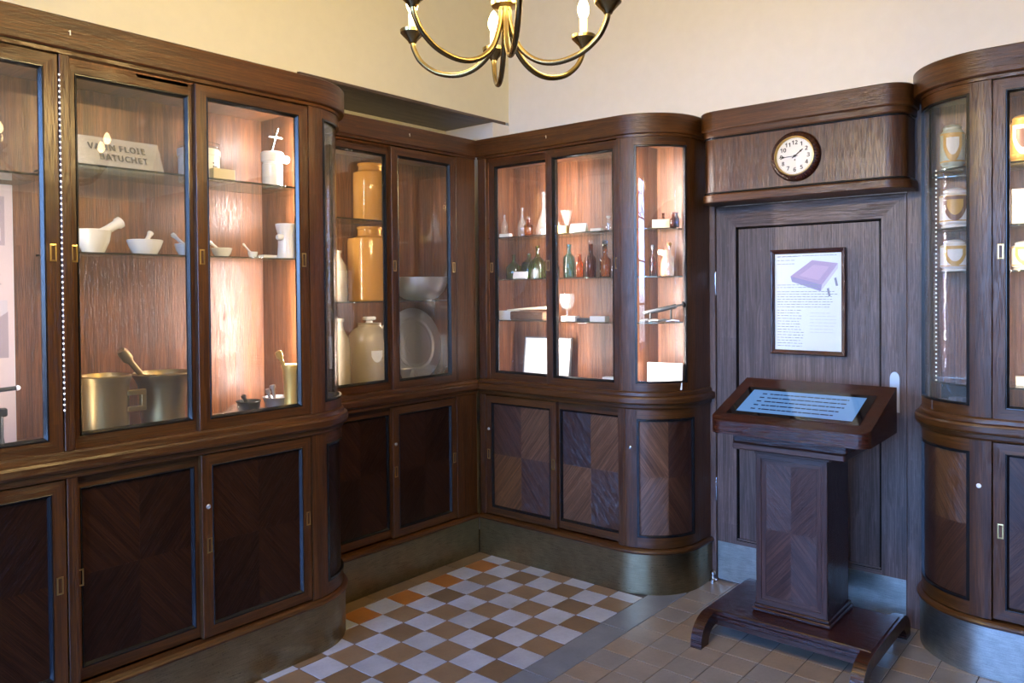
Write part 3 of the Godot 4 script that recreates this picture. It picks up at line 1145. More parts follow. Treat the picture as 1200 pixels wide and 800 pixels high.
func build_cabinets() -> void:
	var D := ["veneer_deep", "veneer_deep_warm", "veneer_deep_warm", "veneer_deep"]
	var left := cabinet({"name": "display_cabinet", "label": "large oak display cabinet on the left with mortars behind sliding glass doors", "pos": Vector3(0, 0, 2.0), "turn": PI / 2, "F": 0.327, "cd": 0.035, "cs": 0.63, "bow": 1,
		"sa": -0.9, "sb": 0.920, "back": -0.143, "inner": -0.012, "yc": 2.278, "yt": 2.380, "co": 0.026, "plinth": mats.brass_plinth,
		"stiles_up": [[-0.9, -0.80], [-0.324, -0.293]], "stiles_low": [[-0.9, -0.80], [-0.321, -0.288]], "sides": [[-0.9, -0.882]], "partitions": [[0.617, 0.632]],
		"up": [[-0.802, -0.327, 0.004, [-0.349]], [-0.31, 0.165, 0.030, [-0.276]], [0.134, 0.619, 0.004, [0.152, 0.594]]],
		"low": [[-0.802, -0.324, 0.004, D, [-0.345], -9.0], [-0.312, 0.165, 0.030, D, [-0.274], -9.0], [0.138, 0.616, 0.004, D, [0.166, 0.600], 0.163]],
		"shelves": [[1.935, -0.285, 0.614], [1.641, -0.285, 0.614], [1.885, -0.87, -0.33]], "bow_stile": 0.621, "bow_stile_low": 0.618, "bow_from": 13.0, "bow_to": 80.0, "low_from": 14.0, "low_to": 84.0, "bow_part": 0.635, "bow_shelves": [1.935, 1.641], "bow_tints": ["veneer_deep", "veneer_deep", "veneer_deep", "veneer_deep"]})
	led_strip(left, 0.604, 0.262, Vector2(-0.55, -0.83), 1.05, 2.2, 2.2)
	led_strip(left, -0.335, 0.270, Vector2(-0.75, -0.65), 1.05, 2.2, 0.28)
	led_strip(left, -0.285, 0.255, Vector2(0.80, -0.60), 1.05, 2.2, 0.10)
	number_mark(left, -0.300, 2.330, 0.3535)
	led_beads(left, -0.3245, 0.3275, 1.13, 2.20)
	var niche := cabinet({"name": "recessed_cabinet", "label": "recessed dark cabinet between the left cabinet and the corner, holding stoneware jars", "pos": Vector3.ZERO, "turn": PI / 2, "F": -0.010, "cd": 0.0, "cs": 0.0, "bow": 0,
		"sa": -1.040, "sb": -0.001, "back": -0.5, "inner": -0.33, "yc": 2.262, "yt": 2.360, "co": 0.012, "plinth": mats.brass_plinth,
		"stiles_up": [[-0.157, -0.001]], "stiles_low": [[-0.165, -0.001]], "sides": [[-0.018, -0.001], [-1.04, -1.025]], "partitions": [],
		"up": [[-0.63, -0.157, 0.004, [-0.612, -0.176]], [-1.038, -0.60, 0.030, []]],
		"low": [[-0.636, -0.165, 0.004, D, [-0.617, -0.185], -0.617], [-1.038, -0.60, 0.030, D, [], -9.0]],
		"shelves": [[1.867, -1.02, -0.60], [1.453, -1.02, -0.03]]})
	number_mark(niche, -0.515, 2.315, 0.0025)
	led_strip(niche, -1.016, -0.075, Vector2(0.48, -0.88), 1.05, 2.15, 0.7)
	led_strip(niche, -0.60, -0.070, Vector2(0.45, -0.89), 1.05, 2.15, 0.5)
	var corner := cabinet({"name": "bow_end_cabinet", "label": "oak display cabinet in the corner with glass bottles and a rounded right end", "pos": Vector3.ZERO, "turn": 0.0, "F": -0.010, "cd": -0.300, "cs": 0.930, "bow": 1,
		"sa": 0.002, "sb": 1.218, "back": -0.466, "inner": -0.315, "yc": 2.262, "yt": 2.360, "co": 0.015, "plinth": mats.brass_plinth,
		"stiles_up": [[0.002, 0.060]], "stiles_low": [[0.002, 0.044]], "sides": [[0.002, 0.018]], "partitions": [[0.974, 0.988]],
		"up": [[0.058, 0.530, 0.030, [0.078]], [0.484, 0.950, 0.004, [0.499, 0.928]]],
		"low": [[0.046, 0.543, 0.004, ["veneer_tan", "veneer_mid", "veneer_mid", "veneer_light"], [0.066, 0.522], 0.066], [0.51, 0.968, 0.030, ["veneer_light", "veneer_mid", "veneer_dark", "veneer_light"], [], -9.0]],
		"shelves": [[1.805, 0.02, 0.972], [1.567, 0.02, 0.972], [1.335, 0.02, 0.972]], "bow_stile": 0.952, "bow_stile_low": 0.970, "bow_from": 19.0, "bow_to": 72.0, "low_from": 20.0, "low_to": 82.0, "bow_part": 0.99, "bow_shelves": [1.805, 1.567, 1.338], "bow_tints": ["veneer_light", "veneer_mid", "veneer_light", "veneer_dark"]})
	number_mark(corner, 0.505, 2.312, 0.0055)
	led_strip(corner, 0.506, -0.075, Vector2(-0.70, -0.70), 1.05, 2.18, 2.0)
	led_strip(corner, 0.512, -0.075, Vector2(0.75, -0.66), 1.05, 2.18, 0.42)
	led_strip(corner, 1.000, -0.055, Vector2(0.55, -0.83), 1.05, 2.18, 1.7)
	key_plate(corner, Vector3(0.995, 0.722, -0.0165), Vector2(0.22, 0.975), mats.steel)
	var right := cabinet({"name": "bow_front_cabinet", "label": "display cabinet at the right edge with a rounded left end and painted jars", "pos": Vector3.ZERO, "turn": 0.0, "F": -0.137, "cd": -0.425, "cs": 2.505, "bow": -1,
		"sa": 2.219, "sb": 3.15, "back": -0.466, "inner": -0.44, "yc": 2.298, "yt": 2.398, "co": 0.032, "plinth": mats.brass_pale,
		"stiles_up": [[2.985, 3.15]], "stiles_low": [[2.985, 3.15]], "sides": [[3.13, 3.15]], "partitions": [],
		"up": [[2.514, 2.987, 0.004, [2.541]]], "low": [[2.516, 2.987, 0.004, ["veneer_mid", "veneer_mid", "veneer_dark", "veneer_light"], [2.541], -9.0]],
		"shelves": [[1.975, 2.50, 3.12], [1.738, 2.50, 3.12], [1.563, 2.50, 3.12], [1.115, 2.50, 3.12]], "bow_stile": 2.512, "bow_stile_low": 2.512, "bow_from": 14.0, "bow_to": 76.0, "low_from": 14.0, "low_to": 80.0, "bow_part": 2.497, "bow_shelves": [1.975, 1.738, 1.563, 1.115], "bow_tints": ["veneer_mid", "veneer_dark", "veneer_tan", "veneer_mid"]})
	led_strip(right, 2.55, -0.19, Vector2(0.7, -0.7), 1.05, 2.2, 0.35, Color(1.0, 0.88, 0.74))
	led_beads(right, 2.300, -0.255, 1.12, 1.98)
	key_plate(right, Vector3(2.470, 0.735, -0.139), Vector2(-0.12, 0.99), mats.porcelain)


func number_mark(cab: Node3D, s: float, y: float, d: float) -> void:
	var o := lettering("1", 0.022, mats.card, cab, Vector3(s, y, d), Vector3.ZERO, true, 0.001)
	o.name = "number_mark"


func build_door() -> void:
	var d := struct_node("door_1")
	d.position = Vector3(1.70, 0.0, -0.470)
	var hw := 0.4475
	# leaf: mitred frame, ebonised bead, field
	var b := mb()
	b.xf = Transform3D(Basis(), Vector3(0, 0, 0.025))
	b.frame(-hw, hw, 0.012, 1.916, [Vector2(0, -0.024), Vector2(0, -0.003), Vector2(0.003, 0), Vector2(0.106, 0), Vector2(0.106, -0.024), Vector2(0, -0.024)])
	obj("door_frame", b, mats.oak_door, d)
	b = mb()
	b.xf = Transform3D(Basis(), Vector3(0, 0, 0.025))
	b.frame(-hw, hw, 0.120, 1.916, [Vector2(0.106, -0.02), Vector2(0.106, 0.001), Vector2(0.108, 0.002), Vector2(0.112, -0.006), Vector2(0.119, -0.012), Vector2(0.119, -0.02)])
	obj("bead", b, mats.ebony, d)
	b = mb()
	b.box(Vector3(-hw + 0.10, 0.11, 0.001), Vector3(hw - 0.10, 1.81, 0.015), 0.0)
	obj("door_panel", b, mats.oak_door, d)
	b = mb()
	b.box(Vector3(-hw + 0.06, 0.10, 0.004), Vector3(hw - 0.06, 0.236, 0.0248), 0.001, 0)
	obj("bottom_rail", b, mats.oak_door, d)
	b = mb()
	b.box(Vector3(-hw + 0.004, 0.012, 0.0252), Vector3(hw - 0.004, 0.205, 0.027), 0.0005, 0)
	for i in 12:
		b.xf = Transform3D(Basis(Vector3.RIGHT, PI / 2), Vector3(-hw + 0.02 + i * (2 * hw - 0.04) / 11.0, 0.196, 0.027))
		b.lathe([Vector2(0.004, 0), Vector2(0.003, 0.0015), Vector2(0, 0.002)], 8, 0.3)
	obj("kick_plate", b, mats.brass_pale, d)
	for y in [1.53, 0.47]:
		b = mb(false)
		b.xf = Transform3D(Basis(), Vector3(-hw - 0.002, y, 0.029))
		b.lathe([Vector2(0, -0.062), Vector2(0.004, -0.06), Vector2(0.005, -0.055), Vector2(0.005, 0.055), Vector2(0.004, 0.06), Vector2(0, 0.062)], 12)
		obj("hinge", b, mats.steel, d)
	b = mb(false)
	var pl := []
	for i in 17:
		var th := PI * i / 16
		pl.append(Vector2(0.020 * cos(th), 0.075 + 0.030 * sin(th)))
	pl.append(Vector2(-0.020, -0.075))
	pl.append(Vector2(0.020, -0.075))
	b.xf = Transform3D(Basis(Vector3.RIGHT, Vector3.BACK, Vector3.UP), Vector3(hw - 0.050, 1.02, 0.0))
	b.prism(pl, 0.025, 0.028)
	obj("lock_plate", b, mats.nickel, d)
	b = mb(false)
	b.xf = Transform3D(Basis(), Vector3(-hw - 0.012, 0.0, 0.052))
	b.lathe([Vector2(0, 0.0), Vector2(0.020, 0.0), Vector2(0.020, 0.008), Vector2(0.010, 0.016), Vector2(0.009, 0.030), Vector2(0.015, 0.038), Vector2(0.015, 0.048), Vector2(0.006, 0.056), Vector2(0, 0.057)], 20)
	obj("door_stop", b, mats.steel, d)
	# jambs either side and the strip under the header
	b = mb()
	b.box(Vector3(1.206, 0, -0.47), Vector3(1.2505, 1.935, -0.437), 0.003)
	struct("trim_2", b, mats.oak_door)
	b = mb()
	b.box(Vector3(2.1495, 0, -0.47), Vector3(2.232, 2.30, -0.437), 0.003)
	struct("trim_3", b, mats.oak_door)
	# header over the door
	var h := thing("door_header", "curved oak header panel above the door, carrying the round clock", "header panel", Vector3(1.72, 1.92, -0.47))
	var hp := []
	var half := 0.462
	var rr := 0.085
	var zf := 0.22
	hp.append([Vector2(-half, 0.0), Vector2(-1, 0)])
	for i in 9:
		var th := PI / 2 * i / 8
		hp.append([Vector2(-half + rr, zf - rr) + Vector2(-cos(th), sin(th)) * rr, Vector2(-cos(th), sin(th))])
	for i in 9:
		var th := PI / 2 * (1.0 - i / 8.0)
		hp.append([Vector2(half - rr, zf - rr) + Vector2(cos(th), sin(th)) * rr, Vector2(cos(th), sin(th))])
	hp.append([Vector2(half, 0.0), Vector2(1, 0)])
	b = mb()
	b.sweep(hp, [Vector2(-0.03, 0.03), Vector2(0, 0.03), Vector2(0, 0.33), Vector2(-0.03, 0.33)], true, true)
	obj("curved_panel", b, mats.oak, h)
	b = mb()
	b.sweep(hp, [Vector2(-0.03, 0.345), Vector2(0.014, 0.345), Vector2(0.020, 0.352), Vector2(0.020, 0.436), Vector2(0.016, 0.440), Vector2(-0.05, 0.440)])
	obj("cornice", b, mats.oak, h)
	b = mb()
	b.sweep(hp, [Vector2(-0.03, 0.316), Vector2(0.006, 0.316), Vector2(0.009, 0.322), Vector2(0.009, 0.345), Vector2(-0.03, 0.345)])
	obj("upper_moulding", b, mats.oak, h)
	b = mb()
	b.sweep(hp, [Vector2(-0.03, 0.0), Vector2(0.010, 0.0), Vector2(0.013, 0.004), Vector2(0.013, 0.034), Vector2(0.008, 0.040), Vector2(-0.03, 0.040)])
	obj("lower_moulding", b, mats.oak, h)
	for y in [0.040, 0.306]:
		b = mb(false)
		b.sweep(hp, [Vector2(-0.01, y), Vector2(0.003, y), Vector2(0.005, y + 0.005), Vector2(0.003, y + 0.010), Vector2(-0.01, y + 0.010)])
		obj("bead", b, mats.ebony, h)
	var hpoly := []
	for q in hp:
		hpoly.append(q[0] - q[1] * 0.01)
	b = mb()
	b.prism(hpoly, 0.004, 0.024)
	obj("underside_board", b, mats.oak, h)
	build_clock(Vector3(1.733, 2.098, -0.25))
	build_notice(Vector3(1.716, 1.435, -0.444))


func build_clock(at: Vector3) -> void:
	var t := thing("wall_clock", "round wall clock with white dial and dark wooden rim above the door", "clock", at)
	var up := Basis(Vector3.RIGHT, PI / 2)   # lathe axis turned to face the room
	var b := mb()
	b.xf = Transform3D(up, Vector3.ZERO)
	b.lathe([Vector2(0.112, 0.0), Vector2(0.113, 0.008), Vector2(0.108, 0.020), Vector2(0.100, 0.028), Vector2(0.093, 0.030), Vector2(0.088, 0.028), Vector2(0.086, 0.012)], 56)
	obj("wooden_rim", b, mats.mahogany, t)
	b = mb(false)
	b.xf = Transform3D(up, Vector3.ZERO)
	b.lathe([Vector2(0.090, 0.026), Vector2(0.089, 0.031), Vector2(0.086, 0.032), Vector2(0.083, 0.028), Vector2(0.082, 0.018)], 56)
	obj("brass_bezel", b, mats.brass, t)
	b = mb(false)
	b.xf = Transform3D(up, Vector3.ZERO)
	b.lathe([Vector2(0.084, 0.016), Vector2(0, 0.017)], 48)
	obj("dial", b, mats.enamel, t)
	for k in 12:
		var num := k + 1
		var th := TAU * num / 12.0
		lettering(str(num), 0.026, mats.ink, t, Vector3(sin(th) * 0.061, cos(th) * 0.061, 0.0175), Vector3.ZERO, true, 0.0006)
	b = mb(false)
	for k in 60:
		var th := TAU * k / 60.0
		b.xf = Transform3D(Basis(Vector3.BACK, -th), Vector3.ZERO)
		b.box(Vector3(-0.0004, 0.0755, 0.0165), Vector3(0.0004, 0.0785, 0.0172), 0.0)
	obj("minute_track", b, mats.ink, t)
	for hnd in [["hour_hand", 53.0, 0.046, 0.0044], ["minute_hand", 268.0, 0.070, 0.0026]]:
		b = mb(false)
		b.xf = Transform3D(Basis(Vector3.BACK, -deg_to_rad(hnd[1])), Vector3(0, 0, 0.020))
		b.box(Vector3(-hnd[3] * 0.5, -0.014, 0), Vector3(hnd[3] * 0.5, hnd[2], 0.001), 0.0)
		b.xf = b.xf * Transform3D(Basis(Vector3.RIGHT, PI / 2), Vector3(0, hnd[2] * 0.74, 0))
		b.lathe([Vector2(0, 0), Vector2(0.0046, 0), Vector2(0.0046, 0.001), Vector2(0, 0.001)], 14, 0.9)
		obj(hnd[0], b, mats.ink, t)
	b = mb(false)
	b.xf = Transform3D(up, Vector3(0, 0, 0))
	b.lathe([Vector2(0.0055, 0.017), Vector2(0.0055, 0.022), Vector2(0, 0.0235)], 16)
	b.xf = Transform3D(up, Vector3(0, -0.017, 0))
	b.lathe([Vector2(0.0032, 0.017), Vector2(0.0028, 0.018), Vector2(0, 0.018)], 12)
	obj("arbor", b, mats.ink, t)


func build_notice(at: Vector3) -> void:
	var t := thing("framed_notice", "framed printed notice with a picture of a book hanging on the door", "picture", at)
	var b := mb()
	b.frame(-0.177, 0.177, -0.252, 0.252, [Vector2(0, -0.0005), Vector2(0, 0.014), Vector2(0.004, 0.018), Vector2(0.012, 0.015), Vector2(0.020, 0.009), Vector2(0.022, 0.002)])
	obj("picture_frame", b, mats.mahogany, t)
	var W := 320
	var H := 460
	var im := Image.create(W, H, false, Image.FORMAT_RGB8)
	im.fill(Color(0.80, 0.83, 0.83))
	var ink := Color(0.48, 0.51, 0.53)
	text_lines(im, 14, 130, 14, 60, 17, 3, ink, 0.3)
	text_lines(im, 14, 300, 12, 22, 20, 3, ink, 0.1)
	poly_fill(im, [Vector2(78, 108), Vector2(182, 34), Vector2(302, 52), Vector2(228, 150)], Color(0.60, 0.50, 0.62))
	poly_fill(im, [Vector2(78, 108), Vector2(228, 150), Vector2(222, 180), Vector2(86, 134)], Color(0.50, 0.46, 0.62))
	poly_fill(im, [Vector2(228, 150), Vector2(302, 52), Vector2(300, 76), Vector2(222, 180)], Color(0.72, 0.68, 0.74))
	poly_fill(im, [Vector2(120, 106), Vector2(190, 56), Vector2(262, 66), Vector2(212, 128)], Color(0.68, 0.56, 0.66))
	for q in [Vector2(250, 168), Vector2(284, 120)]:
		poly_fill(im, [q, q + Vector2(10, -4), q + Vector2(18, 34), q + Vector2(8, 36)], Color(0.42, 0.42, 0.50))
	text_lines(im, 14, 220, 148, 170, 12, 3, ink, 0.05)
	text_lines(im, 14, 305, 180, 260, 12, 3, ink, 0.15)
	text_lines(im, 14, 148, 268, 440, 13, 3, ink, 0.25)
	text_lines(im, 172, 305, 280, 380, 15, 3, Color(0.70, 0.72, 0.73), 0.3)
	var m := image_material("notice_print", im, 0.6)
	b = mb(false)
	card_quad(b, -0.158, 0.158, -0.233, 0.233, 0.003)
	obj("print", b, m, t)
	b = mb(false)
	b.box(Vector3(-0.158, -0.233, 0.0045), Vector3(0.158, 0.233, 0.006), 0.0)
	obj("pane", b, mats.pane, t)


func build_lectern() -> void:
	var t := thing("reading_desk", "dark wooden reading desk with a sloping touch screen, in front of the door", "lectern", Vector3(1.835, 0, 0.0))
	# platform
	var b := mb()
	b.box(Vector3(-0.330, 0.075, -0.215), Vector3(0.330, 0.098, 0.185), 0.003, 0)
	obj("platform", b, mats.mahogany, t)
	b = mb()
	b.box(Vector3(-0.335, 0.098, -0.220), Vector3(0.335, 0.122, 0.190), 0.004, 0)
	obj("platform_top", b, mats.mahogany, t)
	b = mb()
	b.box(Vector3(-0.310, 0.050, 0.150), Vector3(0.310, 0.077, 0.176), 0.003, 0)
	obj("apron", b, mats.mahogany_face, t)
	# two curved runners, each with a front and a rear foot
	for sx in [-1.0, 1.0]:
		b = mb()
		var outer := []
		var inner := []
		for i in 9:
			var th := PI / 2 * i / 8
			outer.append(Vector2(0.20 + 0.135 * sin(th), 0.118 * pow(cos(th), 0.8)))
			inner.append(Vector2(0.195 + 0.072 * sin(th), 0.062 * cos(th)))
		var poly := []
		for i in 9:
			poly.append(outer[i])
		poly.append(Vector2(0.338, -0.0))
		poly.append(Vector2(0.272, 0.0))
		for i in range(8, -1, -1):
			poly.append(inner[i])
		for i in range(0, 9):
			poly.append(Vector2(-inner[i].x - 0.03, inner[i].y))
		poly.append(Vector2(-0.302, 0.0))
		poly.append(Vector2(-0.368, 0.0))
		for i in range(8, -1, -1):
			poly.append(Vector2(-outer[i].x - 0.03, outer[i].y))
		# profile drawn in (z, y), extruded along x
		b.xf = Transform3D(Basis(Vector3(0, 0, 1), Vector3(1, 0, 0), Vector3(0, 1, 0)), Vector3(sx * 0.318 - 0.022, 0, 0))
		b.prism(poly, 0.0, 0.048)
		obj("curved_foot", b, mats.mahogany, t)
	# column
	b = mb()
	b.box(Vector3(-0.158, 0.122, -0.195), Vector3(0.138, 0.80, 0.078), 0.003)
	obj("column", b, mats.mahogany, t)
	b = mb()
	for e in [[0.122, 0.138, 0.016], [0.138, 0.152, 0.009]]:
		b.box(Vector3(-0.158 - e[2], e[0], -0.195 - e[2]), Vector3(0.138 + e[2], e[1], 0.078 + e[2]), 0.004, 0)
	obj("column_base", b, mats.mahogany, t)
	b = mb()
	b.xf = Transform3D(Basis(), Vector3(0, 0, 0.084))
	b.frame(-0.158, 0.138, 0.153, 0.80, [Vector2(0, -0.006), Vector2(0, -0.001), Vector2(0.002, 0), Vector2(0.022, 0), Vector2(0.024, -0.003), Vector2(0.042, -0.003), Vector2(0.045, -0.006)])
	obj("face_frame", b, mats.mahogany_face, t)
	for k in 4:
		b = mb()
		var i := k % 2
		var j := k / 2
		b.ur = deg_to_rad(40.0 if (i + j) % 2 == 0 else -40.0)
		b.box(Vector3(-0.115 + 0.105 * i, 0.196 + 0.282 * j, 0.074), Vector3(-0.010 + 0.105 * i, 0.478 + 0.282 * j, 0.0805), 0.0)
		obj("veneer_square", b, mats.mahogany_face, t)
	b = mb()
	for e in [[0.795, 0.815, 0.012], [0.815, 0.845, 0.085]]:
		b.box(Vector3(-0.158 - e[2], e[0], -0.195 - e[2] * 0.2), Vector3(0.138 + e[2], e[1], 0.078 + e[2] * 0.7), 0.005, 0)
	obj("neck_moulding", b, mats.mahogany_face, t)
	# sloping desk: side profile swept in plan with rounded front corners
	var zf := 0.190
	var zb := -0.220
	var hx := 0.325
	var rr := 0.05
	var pl := [Vector2(-hx, zb)]
	for i in 7:
		var th := PI / 2 * i / 6
		pl.append(Vector2(-hx + rr - rr * cos(th), zf - rr + rr * sin(th)))
	for i in 7:
		var th := PI / 2 * (1.0 - i / 6.0)
		pl.append(Vector2(hx - rr + rr * cos(th), zf - rr + rr * sin(th)))
	pl.append(Vector2(hx, zb))
	var top := func(z: float) -> float:
		return 0.940 + (zf - z) * 0.349
	b = mb()
	for i in pl.size():
		var p: Vector2 = pl[i]
		var q: Vector2 = pl[(i + 1) % pl.size()]
		var e := (q - p).normalized()
		var nn := Vector3(-e.y, 0, e.x)
		if nn.dot(Vector3((p.x + q.x) / 2, 0, (p.y + q.y) / 2)) < 0:
			nn = -nn
		var l := (q - p).length()
		var y0p := 0.885 - (zf - p.y) * -0.02
		var y0q := 0.885 - (zf - q.y) * -0.02
		b.quad(Vector3(p.x, y0p, p.y), Vector3(q.x, y0q, q.y), Vector3(q.x, top.call(q.y), q.y), Vector3(p.x, top.call(p.y), p.y), nn, Vector2(y0p, p.x), Vector2(y0q, p.x + l), Vector2(top.call(q.y), p.x + l), Vector2(top.call(p.y), p.x))
	var ids := Geometry2D.triangulate_polygon(PackedVector2Array(pl))
	for k in range(0, ids.size(), 3):
		var q := []
		for e in 3:
			q.append(pl[ids[k + e]])
		var un := Vector3(0, 1, 0.349).normalized()
		b.tri(Vector3(q[0].x, top.call(q[0].y), q[0].y), Vector3(q[1].x, top.call(q[1].y), q[1].y), Vector3(q[2].x, top.call(q[2].y), q[2].y), un, un, un, Vector2(q[0].y, q[0].x), Vector2(q[1].y, q[1].x), Vector2(q[2].y, q[2].x))
		b.tri(Vector3(q[0].x, 0.885 + (zf - q[0].y) * 0.02, q[0].y), Vector3(q[1].x, 0.885 + (zf - q[1].y) * 0.02, q[1].y), Vector3(q[2].x, 0.885 + (zf - q[2].y) * 0.02, q[2].y), Vector3.DOWN, Vector3.DOWN, Vector3.DOWN, q[0], q[1], q[2])
	obj("desk_top", b, mats.mahogany, t)
	b = mb()
	b.box(Vector3(-0.235, 0.845, -0.20), Vector3(0.235, 0.890, 0.145), 0.006, 0)
	obj("desk_support", b, mats.mahogany, t)
	# screen let into the slope
	var tilt := atan(0.349)
	var sb := Basis(Vector3.RIGHT, tilt - PI / 2)
	var mid := Vector3(0.0, top.call(-0.003), -0.003)
	var sn := Vector3(0, 1, 0.349).normalized()
	b = mb(false)
	b.xf = Transform3D(sb, mid)
	b.box(Vector3(-0.275, -0.135, -0.004), Vector3(0.275, 0.135, 0.0015), 0.001)
	obj("screen_glass", b, mats.screen_bezel, t)
	var W := 480
	var H := 212
	var im := Image.create(W, H, false, Image.FORMAT_RGB8)
	im.fill(Color(0.42, 0.62, 0.88))
	for k in 5:
		var y := 30 + k * 36
		var ink := Color(0.05, 0.09, 0.22)
		im.fill_rect(Rect2i(52, y, 20, 9), ink)
		var x := 86
		var xe: int = [420, 418, 420, 408, 396][k]
		while x < xe:
			var w := rng.randi_range(10, 34)
			im.fill_rect(Rect2i(x, y, mini(w, xe - x), 9), ink)
			x += w + 3
	var sm := StandardMaterial3D.new()
	sm.resource_name = "screen_picture"
	sm.albedo_color = Color(0.02, 0.02, 0.02)
	sm.roughness = 0.08
	sm.emission_enabled = true
	sm.emission_texture = ImageTexture.create_from_image(im)
	sm.emission_operator = BaseMaterial3D.EMISSION_OP_MULTIPLY
	sm.emission = Color.WHITE
	sm.emission_energy_multiplier = 0.8
	mats["screen_picture"] = sm
	b = mb(false)
	b.xf = Transform3D(sb, mid)
	card_quad(b, -0.240, 0.240, -0.106, 0.106, 0.0022)
	obj("screen_display", b, sm, t)
	var l := AreaLight3D.new()
	l.name = "screen_glow"
	l.area_size = Vector2(0.48, 0.21)
	l.light_energy = 0.02
	l.light_color = Color(0.62, 0.80, 1.0)
	l.shadow_enabled = true
	t.add_child(l, true)
	l.transform = Transform3D(Basis(Vector3.RIGHT, tilt + PI / 2), mid + sn * 0.006)


func smooth_path(p: Array, n := 6) -> Array:
	var out := []
	for i in p.size() - 1:
		for k in n:
			out.append(p[i].cubic_interpolate(p[i + 1], p[maxi(i - 1, 0)], p[mini(i + 2, p.size() - 1)], float(k) / n))
	out.append(p[p.size() - 1])
	return out


func build_chandelier() -> void:
	var t := thing("chandelier", "brass chandelier with curved arms and lit candle bulbs hanging from the ceiling", "chandelier", Vector3(1.742, 2.222, 1.806))
	var b := mb(false)
	b.lathe([Vector2(0, -0.030), Vector2(0.010, -0.028), Vector2(0.016, -0.018), Vector2(0.012, -0.010), Vector2(0.034, -0.006), Vector2(0.036, 0.004), Vector2(0.014, 0.008), Vector2(0.010, 0.03), Vector2(0.018, 0.06), Vector2(0.024, 0.10), Vector2(0.014, 0.15), Vector2(0.008, 0.17), Vector2(0.007, 0.22), Vector2(0.0, 0.22)], 28)
	obj("hub", b, mats.brass, t)
	b = mb(false)
	b.tube([Vector3(0, 0.21, 0), Vector3(0, 1.24, 0)], 0.005, 10)
	obj("stem", b, mats.brass_antique, t)
	b = mb(false)
	b.lathe([Vector2(0.0, 1.20), Vector2(0.012, 1.20), Vector2(0.03, 1.22), Vector2(0.055, 1.245), Vector2(0.06, 1.26), Vector2(0, 1.26)], 28)
	obj("ceiling_rose", b, mats.brass_antique, t)
	var base := atan2(-0.643, -0.766) # heading of the farthest arm as seen from the camera
	for k in 6:
		var th := base + deg_to_rad(7.0 + 60.0 * k)
		var dir := Vector3(sin(th), 0, cos(th))
		var pts := []
		for q in [[0.010, -0.010], [0.014, -0.05], [0.036, -0.110], [0.080, -0.150], [0.135, -0.163], [0.195, -0.150], [0.240, -0.118], [0.262, -0.082], [0.267, -0.058]]:
			pts.append(dir * q[0] + Vector3(0, q[1], 0))
		b = mb(false)
		b.tube(smooth_path(pts, 5), 0.0072, 12)
		var arm := obj("arm", b, mats.brass_antique, t)
		b = mb(false)
		b.xf = Transform3D(Basis(), dir * 0.267 + Vector3(0, -0.024, 0))
		b.lathe([Vector2(0, -0.042), Vector2(0.010, -0.040), Vector2(0.013, -0.034), Vector2(0.032, -0.014), Vector2(0.033, -0.006), Vector2(0.030, -0.004), Vector2(0.012, -0.008), Vector2(0, -0.008)], 24, 0.9)
		obj("drip_cup", b, mats.brass_antique, arm)
		b = mb(false)
		b.xf = Transform3D(Basis(), dir * 0.267 + Vector3(0, -0.024, 0))
		b.lathe([Vector2(0, -0.008), Vector2(0.0105, -0.008), Vector2(0.0105, 0.036), Vector2(0.0095, 0.040), Vector2(0, 0.040)], 18)
		obj("candle_tube", b, mats.candle_tube, arm)
		b = mb(false)
		b.xf = Transform3D(Basis(), dir * 0.267 + Vector3(0, -0.024, 0))
		b.lathe([Vector2(0, 0.040), Vector2(0.008, 0.041), Vector2(0.014, 0.052), Vector2(0.0165, 0.064), Vector2(0.014, 0.078), Vector2(0.007, 0.094), Vector2(0, 0.102)], 18, 0.3)
		obj("bulb", b, mats.bulb, arm)
		var l := OmniLight3D.new()
		l.name = "bulb_glow"
		l.light_color = Color(1.0, 0.86, 0.58)
		l.light_energy = 0.47
		l.light_size = 0.014
		l.omni_range = 12.0
		l.omni_attenuation = 2.0
		l.shadow_enabled = true
		t.add_child(l, true)
		l.position = dir * 0.267 + Vector3(0, 0.042, 0)


